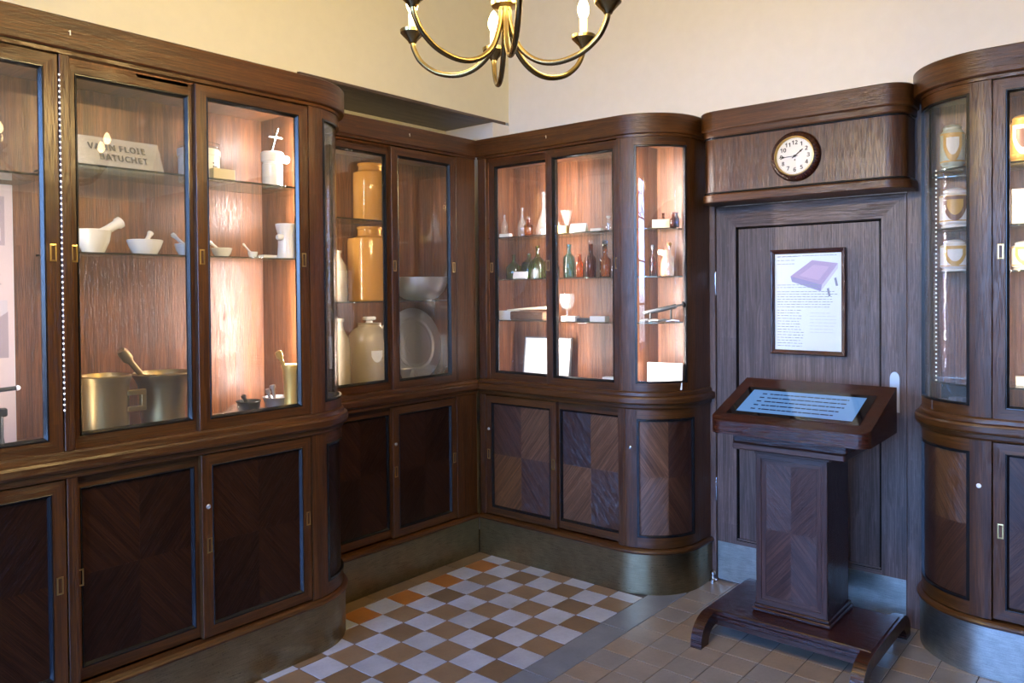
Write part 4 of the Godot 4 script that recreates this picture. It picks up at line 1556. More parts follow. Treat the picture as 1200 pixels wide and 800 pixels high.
# ---------------------------------------------------------------- what stands in the cabinets
func build_left_contents() -> void:
	var fy := 1.0
	var s1 := 1.935
	var s2 := 1.641
	# folded acrylic sign on the upper shelf
	var t := thing("tent_sign", "grey folded tent sign with black capitals on the left cabinet's upper shelf", "sign", Vector3(0.16, s1, 2.083), PI / 2)
	var b := mb(false)
	var w := 0.31
	var h := 0.115
	var dep := 0.10
	var zf := dep / 2
	var pf := [Vector3(0, 0, zf), Vector3(0, h, 0), Vector3(0, 0, -zf)]
	for k in 2:
		var e: Vector3 = pf[k + 1] - pf[k]
		var nn := Vector3(0, -e.z, e.y).normalized() * (1.0 if k == 0 else 1.0)
		nn = Vector3(0, absf(e.z), e.y if k == 0 else e.y).normalized()
		for o in [0.0, -0.002]:
			b.quad(pf[k] + nn * o - Vector3(w / 2, 0, 0), pf[k] + nn * o + Vector3(w / 2, 0, 0), pf[k + 1] + nn * o + Vector3(w / 2, 0, 0), pf[k + 1] + nn * o - Vector3(w / 2, 0, 0), nn * (1.0 if o == 0.0 else -1.0), Vector2.ZERO, Vector2(1, 0), Vector2(1, 1), Vector2(0, 1))
	obj("folded_sheet", b, mats.acrylic, t)
	var lean := -atan(zf / h)
	lettering("VANN FLOIE", 0.034, mats.print_grey, t, Vector3(0.0, h * 0.68, zf * 0.32 + 0.003), Vector3(lean, 0, 0), true)
	lettering("BATUCHET", 0.034, mats.print_grey, t, Vector3(0.016, h * 0.36, zf * 0.64 + 0.003), Vector3(lean, 0, 0), true)
	# perforated sterilising tin with wire handle
	t = thing("perforated_tin", "white perforated sterilising tin with wire rim on the left upper shelf", "tin", Vector3(0.14, s1, 1.755))
	b = mb(false)
	b.lathe([Vector2(0, 0), Vector2(0.074, 0), Vector2(0.076, 0.004), Vector2(0.076, 0.095), Vector2(0.080, 0.097), Vector2(0.080, 0.118), Vector2(0.076, 0.122), Vector2(0, 0.122)], 40)
	obj("drum", b, mats.enamel, t)
	b = mb(false)
	for k in 7:
		var th := -0.35 + 0.115 * (k % 3)
		var yy := 0.040 + 0.013 * (k / 3)
		b.xf = Transform3D(Basis(Vector3.UP, PI / 2 + 0.6 + th) * Basis(Vector3.RIGHT, PI / 2), Vector3(0, yy, 0))
		b.lathe([Vector2(0.0035, 0.0755), Vector2(0.0035, 0.0766), Vector2(0, 0.0766)], 8)
	obj("perforation", b, mats.ink, t)
	for yy in [0.128, 0.142]:
		b = mb(false)
		var ring := []
		for k in 33:
			ring.append(Vector3(cos(TAU * k / 32) * 0.077, yy, sin(TAU * k / 32) * 0.077))
		b.tube(ring, 0.0014, 6, false)
		obj("wire_rim", b, mats.steel, t)
	flat_card("cream_card", "cream wedge card in front of the perforated tin", Vector3(0.235, s1, 1.712), Vector3(0.09, 0.042, 0.03), PI / 2, mats.card_cream)
	# white canister with tap
	t = thing("white_canister", "white porcelain canister with a metal crossbar tap, upper shelf of left cabinet", "canister", Vector3(0.20, s1, 1.468))
	b = mb(false)
	b.lathe([Vector2(0, 0), Vector2(0.040, 0), Vector2(0.041, 0.003), Vector2(0.041, 0.090), Vector2(0.038, 0.094), Vector2(0.038, 0.102), Vector2(0, 0.102)], 32)
	obj("body", b, mats.porcelain, t)
	b = mb(false)
	b.lathe([Vector2(0, 0.102), Vector2(0.043, 0.102), Vector2(0.046, 0.106), Vector2(0.046, 0.138), Vector2(0.040, 0.144), Vector2(0, 0.146)], 32)
	b.xf = Transform3D(Basis(Vector3.RIGHT, -PI / 2), Vector3(0, 0.120, 0))
	b.lathe([Vector2(0, 0.03), Vector2(0.016, 0.03), Vector2(0.016, 0.072), Vector2(0.012, 0.077), Vector2(0, 0.078)], 16)
	obj("lid", b, mats.porcelain, t)
	b = mb(false)
	b.tube([Vector3(0, 0.146, 0.004), Vector3(0.0, 0.215, -0.018)], 0.0045, 8)
	b.tube([Vector3(0, 0.207, 0.016), Vector3(0, 0.207, -0.046)], 0.0048, 8)
	b.tube([Vector3(0, 0.212, -0.016), Vector3(0.0, 0.244, -0.026)], 0.0065, 8)
	obj("tap_lever", b, mats.steel, t)
	# porcelain mortars on the middle shelf
	var cup := [[0.55, 0.0], [0.60, 0.04], [0.88, 0.5], [0.97, 0.85], [1.0, 0.98]]
	var pg := "porcelain mortars on the left cabinet's middle shelf"
	mortar("large white mortar with thick pestle leaning right, at the shelf's left end", Vector3(0.17, s2, 2.165), 0.058, 0.082, mats.porcelain, cup, [Vector3(0, 0.045, 0.015), Vector3(0.0, 0.118, -0.098), 0.019, 0.021], pg, "porcelain_mortar")
	mortar("wide white mortar with spout and short pestle, second on the middle shelf", Vector3(0.17, s2, 1.985), 0.062, 0.054, mats.porcelain, [[0.6, 0.0], [0.64, 0.04], [0.86, 0.5], [0.95, 0.8], [1.0, 0.98]], [Vector3(0, 0.02, 0.012), Vector3(-0.01, 0.086, -0.028), 0.010, 0.011], pg, "porcelain_mortar")
	mortar("small white mortar half hidden by the door stile, pestle leaning left", Vector3(0.17, s2, 1.822), 0.048, 0.046, mats.porcelain, cup, [Vector3(0, 0.015, -0.02), Vector3(0, 0.083, 0.062), 0.008, 0.009], pg, "porcelain_mortar")
	mortar("small white mortar right of the middle stile with pestle leaning left", Vector3(0.17, s2, 1.682), 0.040, 0.036, mats.porcelain, cup, [Vector3(0, 0.015, -0.01), Vector3(0, 0.060, 0.052), 0.006, 0.007], pg, "porcelain_mortar")
	mortar("tiny white mortar beside a white card on the middle shelf", Vector3(0.17, s2, 1.545), 0.020, 0.026, mats.porcelain, cup, [Vector3(0, 0.010, -0.004), Vector3(0, 0.058, 0.044), 0.004, 0.005], pg, "porcelain_mortar")
	flat_card("white_card", "white card lying beside the tiny mortar on the middle shelf", Vector3(0.19, s2, 1.478), Vector3(0.085, 0.014, 0.04), PI / 2, mats.card)
	t = mortar("tall white porcelain mortar with side lugs at the shelf's right end", Vector3(0.245, s2, 1.432), 0.046, 0.140, mats.porcelain, [[0.86, 0.0], [0.88, 0.03], [0.80, 0.4], [0.82, 0.7], [1.0, 0.9], [1.04, 0.99]], [], pg, "porcelain_mortar")
	b = mb(false)
	b.xf = Transform3D(Basis(Vector3.RIGHT, PI / 2), Vector3(0.01, 0.085, 0.0))
	b.lathe([Vector2(0, -0.056), Vector2(0.010, -0.055), Vector2(0.013, -0.048), Vector2(0.013, 0.048), Vector2(0.010, 0.055), Vector2(0, 0.056)], 14)
	obj("lug", b, mats.porcelain, t)
	# bronze mortars on the cabinet floor
	var bg := "bronze mortars on the left cabinet's floor"
	t = mortar("large straight bronze mortar with a square side handle", Vector3(0.17, fy, 2.138), 0.090, 0.215, mats.bronze, [[0.88, 0.0], [0.90, 0.03], [0.88, 0.10], [0.90, 0.55], [0.92, 0.86], [0.95, 0.90], [0.99, 0.94], [1.0, 0.99]], [], bg, "bronze_mortar")
	b = mb(false)
	b.box(Vector3(0.040, 0.143, -0.122), Vector3(0.062, 0.161, -0.055), 0.002)
	b.box(Vector3(0.040, 0.085, -0.122), Vector3(0.062, 0.103, -0.055), 0.002)
	b.box(Vector3(0.040, 0.103, -0.122), Vector3(0.062, 0.143, -0.104), 0.002)
	obj("handle", b, mats.brass, t)
	mortar("wide flared bronze mortar with a long bronze pestle leaning left", Vector3(0.145, fy, 1.914), 0.108, 0.205, mats.bronze, [[0.72, 0.0], [0.74, 0.03], [0.70, 0.10], [0.74, 0.5], [0.80, 0.80], [0.90, 0.90], [0.99, 0.97], [1.0, 0.99]], [Vector3(0.0, 0.06, -0.03), Vector3(0.03, 0.300, 0.165), 0.013, 0.019], bg, "bronze_mortar")
	t = thing("glass_funnel", "pinkish glass funnel lying on the floor of the left cabinet", "funnel", Vector3(0.2, fy + 0.030, 1.665), PI / 2 + 0.3)
	b = mb(false)
	b.xf = Transform3D(Basis(Vector3.BACK, PI / 2), Vector3.ZERO)
	b.lathe([Vector2(0.030, -0.03), Vector2(0.029, -0.01), Vector2(0.020, 0.015), Vector2(0.010, 0.028), Vector2(0.008, 0.075), Vector2(0.006, 0.075), Vector2(0.008, 0.028), Vector2(0.018, 0.015), Vector2(0.027, -0.01), Vector2(0.028, -0.03)], 20)
	obj("cone", b, mats.clear_glass, t)
	mortar("small black iron pot mortar with a short pestle on the left cabinet's floor", Vector3(0.19, fy, 1.585), 0.050, 0.066, mats.iron, [[0.62, 0.0], [0.66, 0.04], [0.86, 0.6], [0.90, 0.9], [1.0, 0.97]], [Vector3(0, 0.03, 0), Vector3(0.01, 0.092, 0.03), 0.008, 0.010], "", "iron_mortar")
	t = mortar("pewter mortar with two pestles on the left cabinet's floor", Vector3(0.21, fy, 1.472), 0.056, 0.072, mats.pewter, [[0.66, 0.0], [0.72, 0.04], [0.80, 0.6], [0.88, 0.9], [1.0, 0.98]], [Vector3(0, 0.03, 0), Vector3(0.0, 0.122, 0.016), 0.008, 0.013], "", "pewter_mortar")
	b = mb(false)
	b.tube([Vector3(0, 0.03, 0.02), Vector3(0, 0.085, 0.032), Vector3(0, 0.09, 0.034), Vector3(0, 0.108, 0.040)], [0.006, 0.006, 0.011, 0.009], 12)
	obj("pestle", b, mats.pewter, t)
	mortar("tall golden brass mortar with pestle at the right end of the cabinet floor", Vector3(0.265, fy, 1.434), 0.042, 0.205, mats.gilt_brass, [[0.80, 0.0], [0.82, 0.05], [0.72, 0.12], [0.74, 0.6], [0.86, 0.88], [1.0, 0.98]], [Vector3(0, 0.1, -0.01), Vector3(0.0, 0.262, 0.062), 0.010, 0.015], "", "brass_mortar")
	# printed board and black press in the leftmost bay
	var W := 256
	var H := 900
	var im := Image.create(W, H, false, Image.FORMAT_RGB8)
	im.fill(Color(0.86, 0.76, 0.72))
	im.fill_rect(Rect2i(20, 40, 216, 170), Color(0.72, 0.62, 0.60))
	for k in 5:
		im.fill_rect(Rect2i(30 + 40 * k, 70, 26, 60), Color(0.50, 0.42, 0.42))
	poly_fill(im, [Vector2(60, 70), Vector2(128, 36), Vector2(196, 70)], Color(0.58, 0.50, 0.49))
	im.fill_rect(Rect2i(30, 150, 196, 44), Color(0.84, 0.76, 0.73))
	for k in 7:
		im.fill_rect(Rect2i(40 + 26 * k, 158, 18, 28), Color(0.42, 0.35, 0.36))
	text_lines(im, 24, 232, 230, 380, 16, 4, Color(0.60, 0.52, 0.50), 0.2)
	im.fill_rect(Rect2i(16, 400, 224, 200), Color(0.80, 0.74, 0.73))
	poly_fill(im, [Vector2(16, 480), Vector2(90, 560), Vector2(150, 520), Vector2(240, 440), Vector2(240, 600), Vector2(16, 600)], Color(0.66, 0.58, 0.58))
	for k in 4:
		var yy := 620 + k * 68
		im.fill_rect(Rect2i(120, yy, 90, 60), Color(0.62, 0.58, 0.60))
		im.fill_rect(Rect2i(126, yy + 6, 78, 48), Color(0.84, 0.79, 0.80))
		im.fill_rect(Rect2i(142, yy + 14, 46, 32), Color(0.60, 0.10, 0.10) if k in [1, 2] else Color(0.30, 0.30, 0.33))
		im.fill_rect(Rect2i(156, yy + 22, 18, 16), Color(0.86, 0.80, 0.80))
	t = thing("display_board", "tall printed board with old pictures in the leftmost bay of the left cabinet", "board", Vector3(0.04, fy, 2.52), PI / 2)
	b = mb(false)
	b.box(Vector3(-0.15, 0, -0.006), Vector3(0.15, 0.87, 0.0), 0.001)
	obj("backing", b, mats.card, t)
	b = mb(false)
	card_quad(b, -0.148, 0.148, 0.002, 0.868, 0.0008)
	obj("print", b, image_material("board_print", im, 0.6), t)
	t = thing("iron_press", "black iron hand press with a lever in the leftmost bay of the left cabinet", "press", Vector3(0.20, fy, 2.47), PI / 2)
	b = mb(false)
	b.box(Vector3(-0.07, 0, -0.05), Vector3(0.07, 0.018, 0.05), 0.004)
	obj("foot", b, mats.iron, t)
	b = mb(false)
	b.lathe([Vector2(0.022, 0.018), Vector2(0.015, 0.03), Vector2(0.012, 0.05), Vector2(0.012, 0.135), Vector2(0.016, 0.14), Vector2(0.0, 0.145)], 18)
	obj("pillar", b, mats.iron, t)
	b = mb(false)
	b.box(Vector3(-0.10, 0.115, -0.012), Vector3(0.022, 0.142, 0.012), 0.004, 0)
	obj("crossbeam", b, mats.iron, t)
	b = mb(false)
	b.tube([Vector3(-0.14, 0.195, 0.0), Vector3(0.05, 0.202, 0.0)], 0.007, 10)
	obj("lever", b, mats.iron, t)
	b = mb(false)
	b.xf = Transform3D(Basis(), Vector3(0.054, 0.2022, 0))
	b.lathe([Vector2(0, -0.009), Vector2(0.006, -0.006), Vector2(0.009, 0), Vector2(0.006, 0.006), Vector2(0, 0.009)], 14, 0.2)
	obj("lever_knob", b, mats.porcelain, t)
	b = mb(false)
	b.tube([Vector3(-0.07, 0.13, 0.0), Vector3(-0.07, 0.197, 0.0)], 0.008, 10)
	obj("link", b, mats.iron, t)


func build_niche_contents() -> void:
	var g := "stoneware storage jars in the recessed cabinet"
	var tall := func(r: float, h: float, nr: float) -> Array:
		return [Vector2(0, 0), Vector2(r * 0.95, 0), Vector2(r, 0.006), Vector2(r, h * 0.80), Vector2(r * 0.97, h * 0.84), Vector2(nr * 1.05, h * 0.88), Vector2(nr, h * 0.91), Vector2(nr, h * 0.96), Vector2(nr * 1.08, h * 0.97), Vector2(nr * 1.08, h), Vector2(nr * 0.85, h), Vector2(nr * 0.85, h * 0.9), Vector2(0, h * 0.9)]
	jar("stoneware_jar", "straight ochre stoneware jar on the recessed cabinet's top shelf", Vector3(-0.17, 1.867, 0.640), tall.call(0.088, 0.30, 0.060), mats.stoneware_ochre, g)
	jar("stoneware_jar", "big glossy ochre stoneware jar on the recessed cabinet's middle shelf", Vector3(-0.17, 1.453, 0.650), tall.call(0.112, 0.385, 0.060), mats.stoneware_ochre, g)
	var t := jar("stoneware_jar", "grey stoneware jar with a white label on the recessed cabinet's floor", Vector3(-0.17, 1.0, 0.655), [Vector2(0, 0), Vector2(0.108, 0), Vector2(0.114, 0.008), Vector2(0.114, 0.24), Vector2(0.108, 0.275), Vector2(0.085, 0.305), Vector2(0.062, 0.318), Vector2(0.058, 0.33), Vector2(0.062, 0.338), Vector2(0.05, 0.34), Vector2(0, 0.34)], mats.stoneware_grey, g)
	shield(t, 0.114, 0.17, 0.06, 0.06, mats.card, "paper_label")
	(t.get_node("paper_label") as Node3D).rotation.y = 0.72 + 0.5
	var b := mb(false)
	b.lathe([Vector2(0, 0.338), Vector2(0.02, 0.338), Vector2(0.016, 0.350), Vector2(0.034, 0.356), Vector2(0.036, 0.366), Vector2(0.030, 0.372), Vector2(0, 0.373)], 20)
	obj("knob_lid", b, mats.porcelain, t)
	var hp := []
	for k in 9:
		var th := PI * k / 8
		hp.append(Vector3(0.02, 0.30 + 0.035 * sin(th), -0.105 - 0.0 + 0.03 * cos(th)))
	b = mb(false)
	b.tube(hp, 0.006, 8)
	obj("ear_handle", b, mats.stoneware_grey, t)
	var bp := func(r: float, h: float) -> Array:
		return [Vector2(0, 0), Vector2(r * 0.92, 0), Vector2(r, 0.006), Vector2(r, h * 0.58), Vector2(r * 0.85, h * 0.72), Vector2(r * 0.45, h * 0.84), Vector2(r * 0.36, h * 0.88), Vector2(r * 0.36, h * 0.95), Vector2(r * 0.45, h * 0.96), Vector2(r * 0.45, h), Vector2(0, h)]
	jar("stoneware_bottle", "slim grey stoneware bottle behind the left cabinet's end, middle shelf", Vector3(-0.15, 1.453, 0.870), bp.call(0.046, 0.255), mats.stoneware_grey, g)
	jar("stoneware_bottle", "tall grey stoneware bottle behind the left cabinet's end, cabinet floor", Vector3(-0.13, 1.0, 0.880), bp.call(0.055, 0.37), mats.stoneware_grey, g)
	# metalware in the right bay
	t = thing("mixing_bowl", "grey metal bowl on the middle shelf of the recessed cabinet", "bowl", Vector3(-0.16, 1.453, 0.300))
	b = mb(false)
	var o := []
	var q := []
	for k in 9:
		var th := PI / 2 * k / 8
		o.append(Vector2(0.05 + 0.105 * sin(th), 0.125 * (1.0 - cos(th))))
		q.push_front(Vector2(0.048 + 0.103 * sin(th), 0.003 + 0.122 * (1.0 - cos(th))))
	b.lathe([Vector2(0, 0)] + o + [Vector2(0.160, 0.127)] + q + [Vector2(0, 0.003)], 40)
	obj("bowl", b, mats.pewter, t)
	t = thing("round_tray", "large round pewter tray leaning upright on the recessed cabinet's floor", "tray", Vector3(-0.222, 1.002, 0.258), PI / 2)
	b = mb(false)
	b.xf = Transform3D(Basis(Vector3.RIGHT, PI / 2 - 0.16), Vector3(0, 0.202, -0.034))
	b.lathe([Vector2(0, 0), Vector2(0.140, 0), Vector2(0.150, 0.006), Vector2(0.196, 0.010), Vector2(0.203, 0.012), Vector2(0.203, 0.015), Vector2(0.150, 0.011), Vector2(0.138, 0.004), Vector2(0, 0.004)], 56, 0.9)
	obj("disc", b, mats.pewter, t)
	b = mb(false)
	b.xf = Transform3D(Basis(Vector3.RIGHT, PI / 2 - 0.16), Vector3(0, 0.202, -0.034))
	for k in 2:
		b.lathe([Vector2(0.060 + 0.055 * k, 0.004), Vector2(0.066 + 0.055 * k, 0.0055), Vector2(0.072 + 0.055 * k, 0.004)], 40, 0.2)
	obj("embossed_ring", b, mats.pewter, t)
	t = thing("pewter_goblet", "small pewter goblet at the front of the recessed cabinet's floor", "goblet", Vector3(-0.10, 1.0, 0.468))
	b = mb(false)
	b.lathe([Vector2(0, 0), Vector2(0.030, 0), Vector2(0.031, 0.004), Vector2(0.020, 0.018), Vector2(0.017, 0.035), Vector2(0.024, 0.055), Vector2(0.036, 0.082), Vector2(0.037, 0.088), Vector2(0.033, 0.088), Vector2(0.018, 0.055), Vector2(0, 0.045)], 26)
	obj("cup", b, mats.pewter, t)
	t = thing("glass_dish", "crinkled clear glass dish with a fluted rim on the recessed cabinet's floor", "dish", Vector3(-0.11, 1.0, 0.285))
	b = mb(false)
	var n := 48
	var rows := [[0.04, 0.0], [0.055, 0.004], [0.080, 0.035], [0.098, 0.075], [0.102, 0.082]]
	for j in rows.size() - 1:
		for i in n:
			var pts := []
			var ns := []
			for e in [[i, j], [i + 1, j], [i + 1, j + 1], [i, j + 1]]:
				var th: float = TAU * e[0] / n
				var fl: float = 1.0 + 0.06 * sin(th * 12.0) * float(e[1]) / 4.0
				pts.append(Vector3(cos(th) * rows[e[1]][0] * fl, rows[e[1]][1], sin(th) * rows[e[1]][0] * fl))
				ns.append(Vector3(cos(th + 0.3 * cos(th * 12.0)), -0.5, sin(th + 0.3 * cos(th * 12.0))).normalized())
			b.quad4(pts, ns, [Vector2.ZERO, Vector2(1, 0), Vector2(1, 1), Vector2(0, 1)])
	b.lathe([Vector2(0, 0), Vector2(0.04, 0.0)], 24)
	obj("dish", b, mats.clear_glass, t)


func build_corner_contents() -> void:
	var z := -0.15
	var y := 1.805
	var g := "bottles on the corner cabinet's top shelf"
	bottle("clear_bottle", "small clear bottle at the left end of the corner cabinet's top shelf", Vector3(0.082, y, z), mats.clear_glass, 0.021, 0.135, 0.42, 0.62, 0.76, null, g)
	bottle("clear_bottle", "clear flask with narrow neck, second on the corner cabinet's top shelf", Vector3(0.190, y, z - 0.03), mats.clear_glass, 0.027, 0.170, 0.30, 0.42, 0.68, null, g)
	bottle("amber_bottle", "small amber bottle with glass stopper on the corner cabinet's top shelf", Vector3(0.276, y, z + 0.02), mats.glass_amber, 0.027, 0.112, 0.42, 0.60, 0.72, mats.clear_glass, g)
	bottle("clear_bottle", "tall clear conical flask behind the door stile, top shelf", Vector3(0.330, y, z - 0.05), mats.clear_glass, 0.045, 0.250, 0.25, 0.18, 0.62, null, g)
	bottle("clear_bottle", "clear round flask just right of the middle stile, top shelf", Vector3(0.434, y, z), mats.clear_glass, 0.040, 0.180, 0.28, 0.34, 0.60, null, g)
	var t := thing("measuring_funnel", "clear conical measuring glass on a foot, top shelf of the corner cabinet", "measuring glass", Vector3(0.482, y, z - 0.06))
	var b := mb(false)
	b.lathe([Vector2(0, 0), Vector2(0.026, 0), Vector2(0.026, 0.003), Vector2(0.006, 0.010), Vector2(0.004, 0.030), Vector2(0.010, 0.05), Vector2(0.036, 0.135), Vector2(0.034, 0.135), Vector2(0.008, 0.052), Vector2(0, 0.048)], 22)
	obj("glass_cone", b, mats.clear_glass, t)
	flat_card("amber_box", "small amber cardboard box on the corner cabinet's top shelf", Vector3(0.510, y, z + 0.01), Vector3(0.055, 0.045, 0.04), 0.2, mats.gold_label, "box")
	tent_card("tent_card", "white tent card in the middle of the corner cabinet's top shelf", Vector3(0.612, y, z + 0.01), 0.095, 0.052, 0.05, 0.15, mats.card)
	flat_card("white_card", "flat white card right of the tent card, top shelf", Vector3(0.722, y, z), Vector3(0.065, 0.020, 0.04), 0.1, mats.card)
	bottle("glass_vial", "slim clear vial with pink stopper near the right end of the top shelf", Vector3(0.786, y, z - 0.01), mats.clear_glass, 0.013, 0.082, 0.7, 0.72, 0.8, mats.card, g, 0.0)
	bottle("glass_vial", "slim clear vial at the very right end of the top shelf", Vector3(0.845, y, z + 0.01), mats.clear_glass, 0.013, 0.072, 0.7, 0.72, 0.8, mats.card, g, 0.0)
	flat_card("white_card", "white card in front of the small clear bottle, top shelf's left end", Vector3(0.150, y, z + 0.07), Vector3(0.07, 0.018, 0.03), 0.1, mats.card)
	y = 1.567
	g = "coloured bottles on the corner cabinet's middle shelf"
	bottle("green_flask", "round pale green flask at the left of the corner cabinet's middle shelf", Vector3(0.150, y, z), mats.glass_green, 0.047, 0.140, 0.22, 0.48, 0.74, null, g)
	bottle("green_flask", "pale green flask partly behind the white card, middle shelf", Vector3(0.215, y, z - 0.06), mats.glass_green, 0.046, 0.146, 0.24, 0.60, 0.82, null, g)
	bottle("olive_flask", "large olive green flask left of the middle stile, middle shelf", Vector3(0.316, y, z - 0.01), mats.glass_olive, 0.055, 0.182, 0.20, 0.44, 0.72, null, g)
	flat_card("white_card", "white card propped before the green flasks, middle shelf", Vector3(0.247, y, z + 0.065), Vector3(0.085, 0.038, 0.02), 0.1, mats.card, "card", "", -0.25)
	bottle("glass_vial", "tiny clear beaker before the olive flask, middle shelf", Vector3(0.352, y, z + 0.06), mats.clear_glass, 0.021, 0.052, 0.9, 0.9, 0.95, null, g, 0.0)
	bottle("blue_bottle", "small blue bottle just right of the middle stile, middle shelf", Vector3(0.446, y, z), mats.glass_teal, 0.022, 0.100, 0.45, 0.64, 0.76, null, g)
	bottle("teal_bottle", "tall teal bottle in the middle of the coloured bottles", Vector3(0.538, y, z), mats.glass_teal, 0.031, 0.182, 0.36, 0.62, 0.74, null, g, 0.003)
	bottle("amber_bottle", "slim dark amber bottle between the teal and the brown bottle", Vector3(0.608, y, z), mats.glass_amber, 0.024, 0.126, 0.42, 0.62, 0.76, null, g)
	bottle("brown_bottle", "tall dark brown bottle with clear glass stopper on the middle shelf", Vector3(0.680, y, z), mats.glass_brown, 0.029, 0.198, 0.40, 0.56, 0.70, mats.clear_glass, g)
	bottle("clear_bottle", "clear bottle behind the brown bottle on the middle shelf", Vector3(0.722, y, z - 0.07), mats.clear_glass, 0.026, 0.150, 0.36, 0.62, 0.76, null, g)
	bottle("amber_blue_bottle", "amber bottle with pale blue stopper at the right of the middle shelf", Vector3(0.770, y, z), mats.glass_amber, 0.029, 0.192, 0.42, 0.54, 0.66, mats.glass_blue, g)
	bottle("glass_vial", "small clear vial at the right end of the middle shelf", Vector3(0.835, y, z + 0.02), mats.clear_glass, 0.013, 0.058, 0.7, 0.72, 0.8, null, g, 0.0)
	y = 1.335
	flat_card("white_block", "white card block at the left end of the corner cabinet's third shelf", Vector3(0.105, y, z), Vector3(0.115, 0.050, 0.06), 0.1, mats.card)
	t = thing("wooden_tray", "shallow wooden tray with a scoop on the corner cabinet's third shelf", "tray", Vector3(0.285, y, z))
	b = mb()
	b.box(Vector3(-0.12, 0, -0.06), Vector3(0.12, 0.048, 0.06), 0.006, 0)
	obj("tray_block", b, mats.veneer_light, t)
	b = mb(false)
	b.tube([Vector3(-0.17, 0.052, 0.02), Vector3(-0.06, 0.060, 0.02), Vector3(0.10, 0.068, 0.0)], [0.005, 0.007, 0.009], 8)
	obj("scoop", b, mats.card_cream, t)
	t = thing("wine_glass", "stemmed clear goblet just right of the stile on the third shelf", "goblet", Vector3(0.495, y, z - 0.04))
	b = mb(false)
	b.lathe([Vector2(0, 0), Vector2(0.034, 0), Vector2(0.034, 0.003), Vector2(0.006, 0.010), Vector2(0.005, 0.055), Vector2(0.030, 0.070), Vector2(0.044, 0.10), Vector2(0.042, 0.145), Vector2(0.040, 0.145), Vector2(0.041, 0.10), Vector2(0.028, 0.072), Vector2(0, 0.062)], 26)
	obj("glass_bowl", b, mats.clear_glass, t)
	flat_card("white_card", "low white card beside the goblet on the third shelf", Vector3(0.566, y, z + 0.03), Vector3(0.090, 0.026, 0.04), 0.0, mats.card)
	flat_card("dark_case", "flat dark instrument case between the two cards on the third shelf", Vector3(0.655, y, z), Vector3(0.09, 0.016, 0.07), 0.0, mats.ink, "case")
	flat_card("white_card", "low white card at the right of the third shelf", Vector3(0.752, y, z + 0.03), Vector3(0.095, 0.028, 0.04), 0.0, mats.card)
	y = 1.0
	t = thing("framed_sheet", "white framed sheet standing on the corner cabinet's floor behind the stile", "picture", Vector3(0.322, y, -0.215))
	b = mb()
	b.xf = Transform3D(Basis(Vector3.RIGHT, -0.12), Vector3.ZERO)
	b.frame(-0.165, 0.165, 0.02, 0.235, [Vector2(0, -0.012), Vector2(0, 0.006), Vector2(0.007, 0.006), Vector2(0.008, 0.0)])
	obj("panel_frame", b, mats.print_grey, t)
	b = mb(false)
	b.xf = Transform3D(Basis(Vector3.RIGHT, -0.12), Vector3.ZERO)
	b.box(Vector3(-0.160, 0.025, -0.011), Vector3(0.160, 0.230, 0.001), 0.0)
	obj("white_sheet", b, mats.card, t)
	flat_card("document", "loose white papers lying on the corner cabinet's floor, left", Vector3(0.205, y, -0.125), Vector3(0.25, 0.014, 0.08), 0.04, mats.paper, "document")
	flat_card("blue_box", "dark blue flat box on the corner cabinet's floor", Vector3(0.470, y, -0.120), Vector3(0.10, 0.032, 0.08), 0.0, mats.stone, "box")
	flat_card("document", "long white papers lying on the corner cabinet's floor, right", Vector3(0.700, y, -0.100), Vector3(0.24, 0.030, 0.07), -0.03, mats.paper, "document")
	flat_card("white_block", "small white box on the papers at the right of the corner cabinet's floor", Vector3(0.830, y, -0.10), Vector3(0.07, 0.052, 0.05), 0.2, mats.card, "box")
	# rounded end bay
	z = -0.17
	y = 1.805
	bottle("brown_bottle", "left of two tiny brown bottles behind a card in the rounded end", Vector3(1.090, y, z - 0.02), mats.glass_brown, 0.016, 0.078, 0.4, 0.5, 0.7, null, "tiny bottles in the rounded end")
	bottle("brown_bottle", "right of two tiny brown bottles behind a card in the rounded end", Vector3(1.146, y, z - 0.02), mats.glass_brown, 0.017, 0.078, 0.4, 0.5, 0.7, null, "tiny bottles in the rounded end")
	bottle("grey_bottle", "small grey-blue bottle beside the card in the rounded end", Vector3(1.180, y, z + 0.01), mats.glass_blue, 0.013, 0.072, 0.45, 0.62, 0.76, null, "tiny bottles in the rounded end")
	flat_card("cream_card", "cream card before the tiny brown bottles in the rounded end", Vector3(1.118, y, z + 0.055), Vector3(0.085, 0.040, 0.012), 0.4, mats.card_cream, "card", "", -0.25)
	y = 1.567
	bottle("dark_bottle", "slim dark bottle with label at the left of the rounded end", Vector3(1.042, y, z), mats.glass_brown, 0.018, 0.158, 0.45, 0.62, 0.74, mats.ink, "bottles in the rounded end")
	bottle("clear_bottle", "clear bottle with cork at the right of the rounded end", Vector3(1.150, y, z + 0.03), mats.clear_glass, 0.024, 0.165, 0.40, 0.62, 0.74, mats.cork, "bottles in the rounded end")
	t = thing("clay_horn", "curved brown clay spout jar in the middle of the rounded end", "jar", Vector3(1.105, y, z - 0.03))
	b = mb(false)
	var pts := []
	for k in 9:
		var th := deg_to_rad(100.0 * k / 8)
		pts.append(Vector3(-0.045 + 0.055 * sin(th), 0.062 + 0.06 * cos(th), 0.0))
	b.tube(pts, 0.014, 12)
	obj("spout", b, mats.card_cream, t)
	b = mb(false)
	b.lathe([Vector2(0, 0), Vector2(0.030, 0), Vector2(0.034, 0.02), Vector2(0.030, 0.07), Vector2(0.018, 0.10), Vector2(0.014, 0.13), Vector2(0.010, 0.13), Vector2(0, 0.12)], 24)
	obj("body", b, mats.clay, t)
	y = 1.338
	t = thing("metal_syringe", "dark metal syringe lying across the rounded end's third shelf", "syringe", Vector3(1.090, y, z + 0.01))
	b = mb(false)
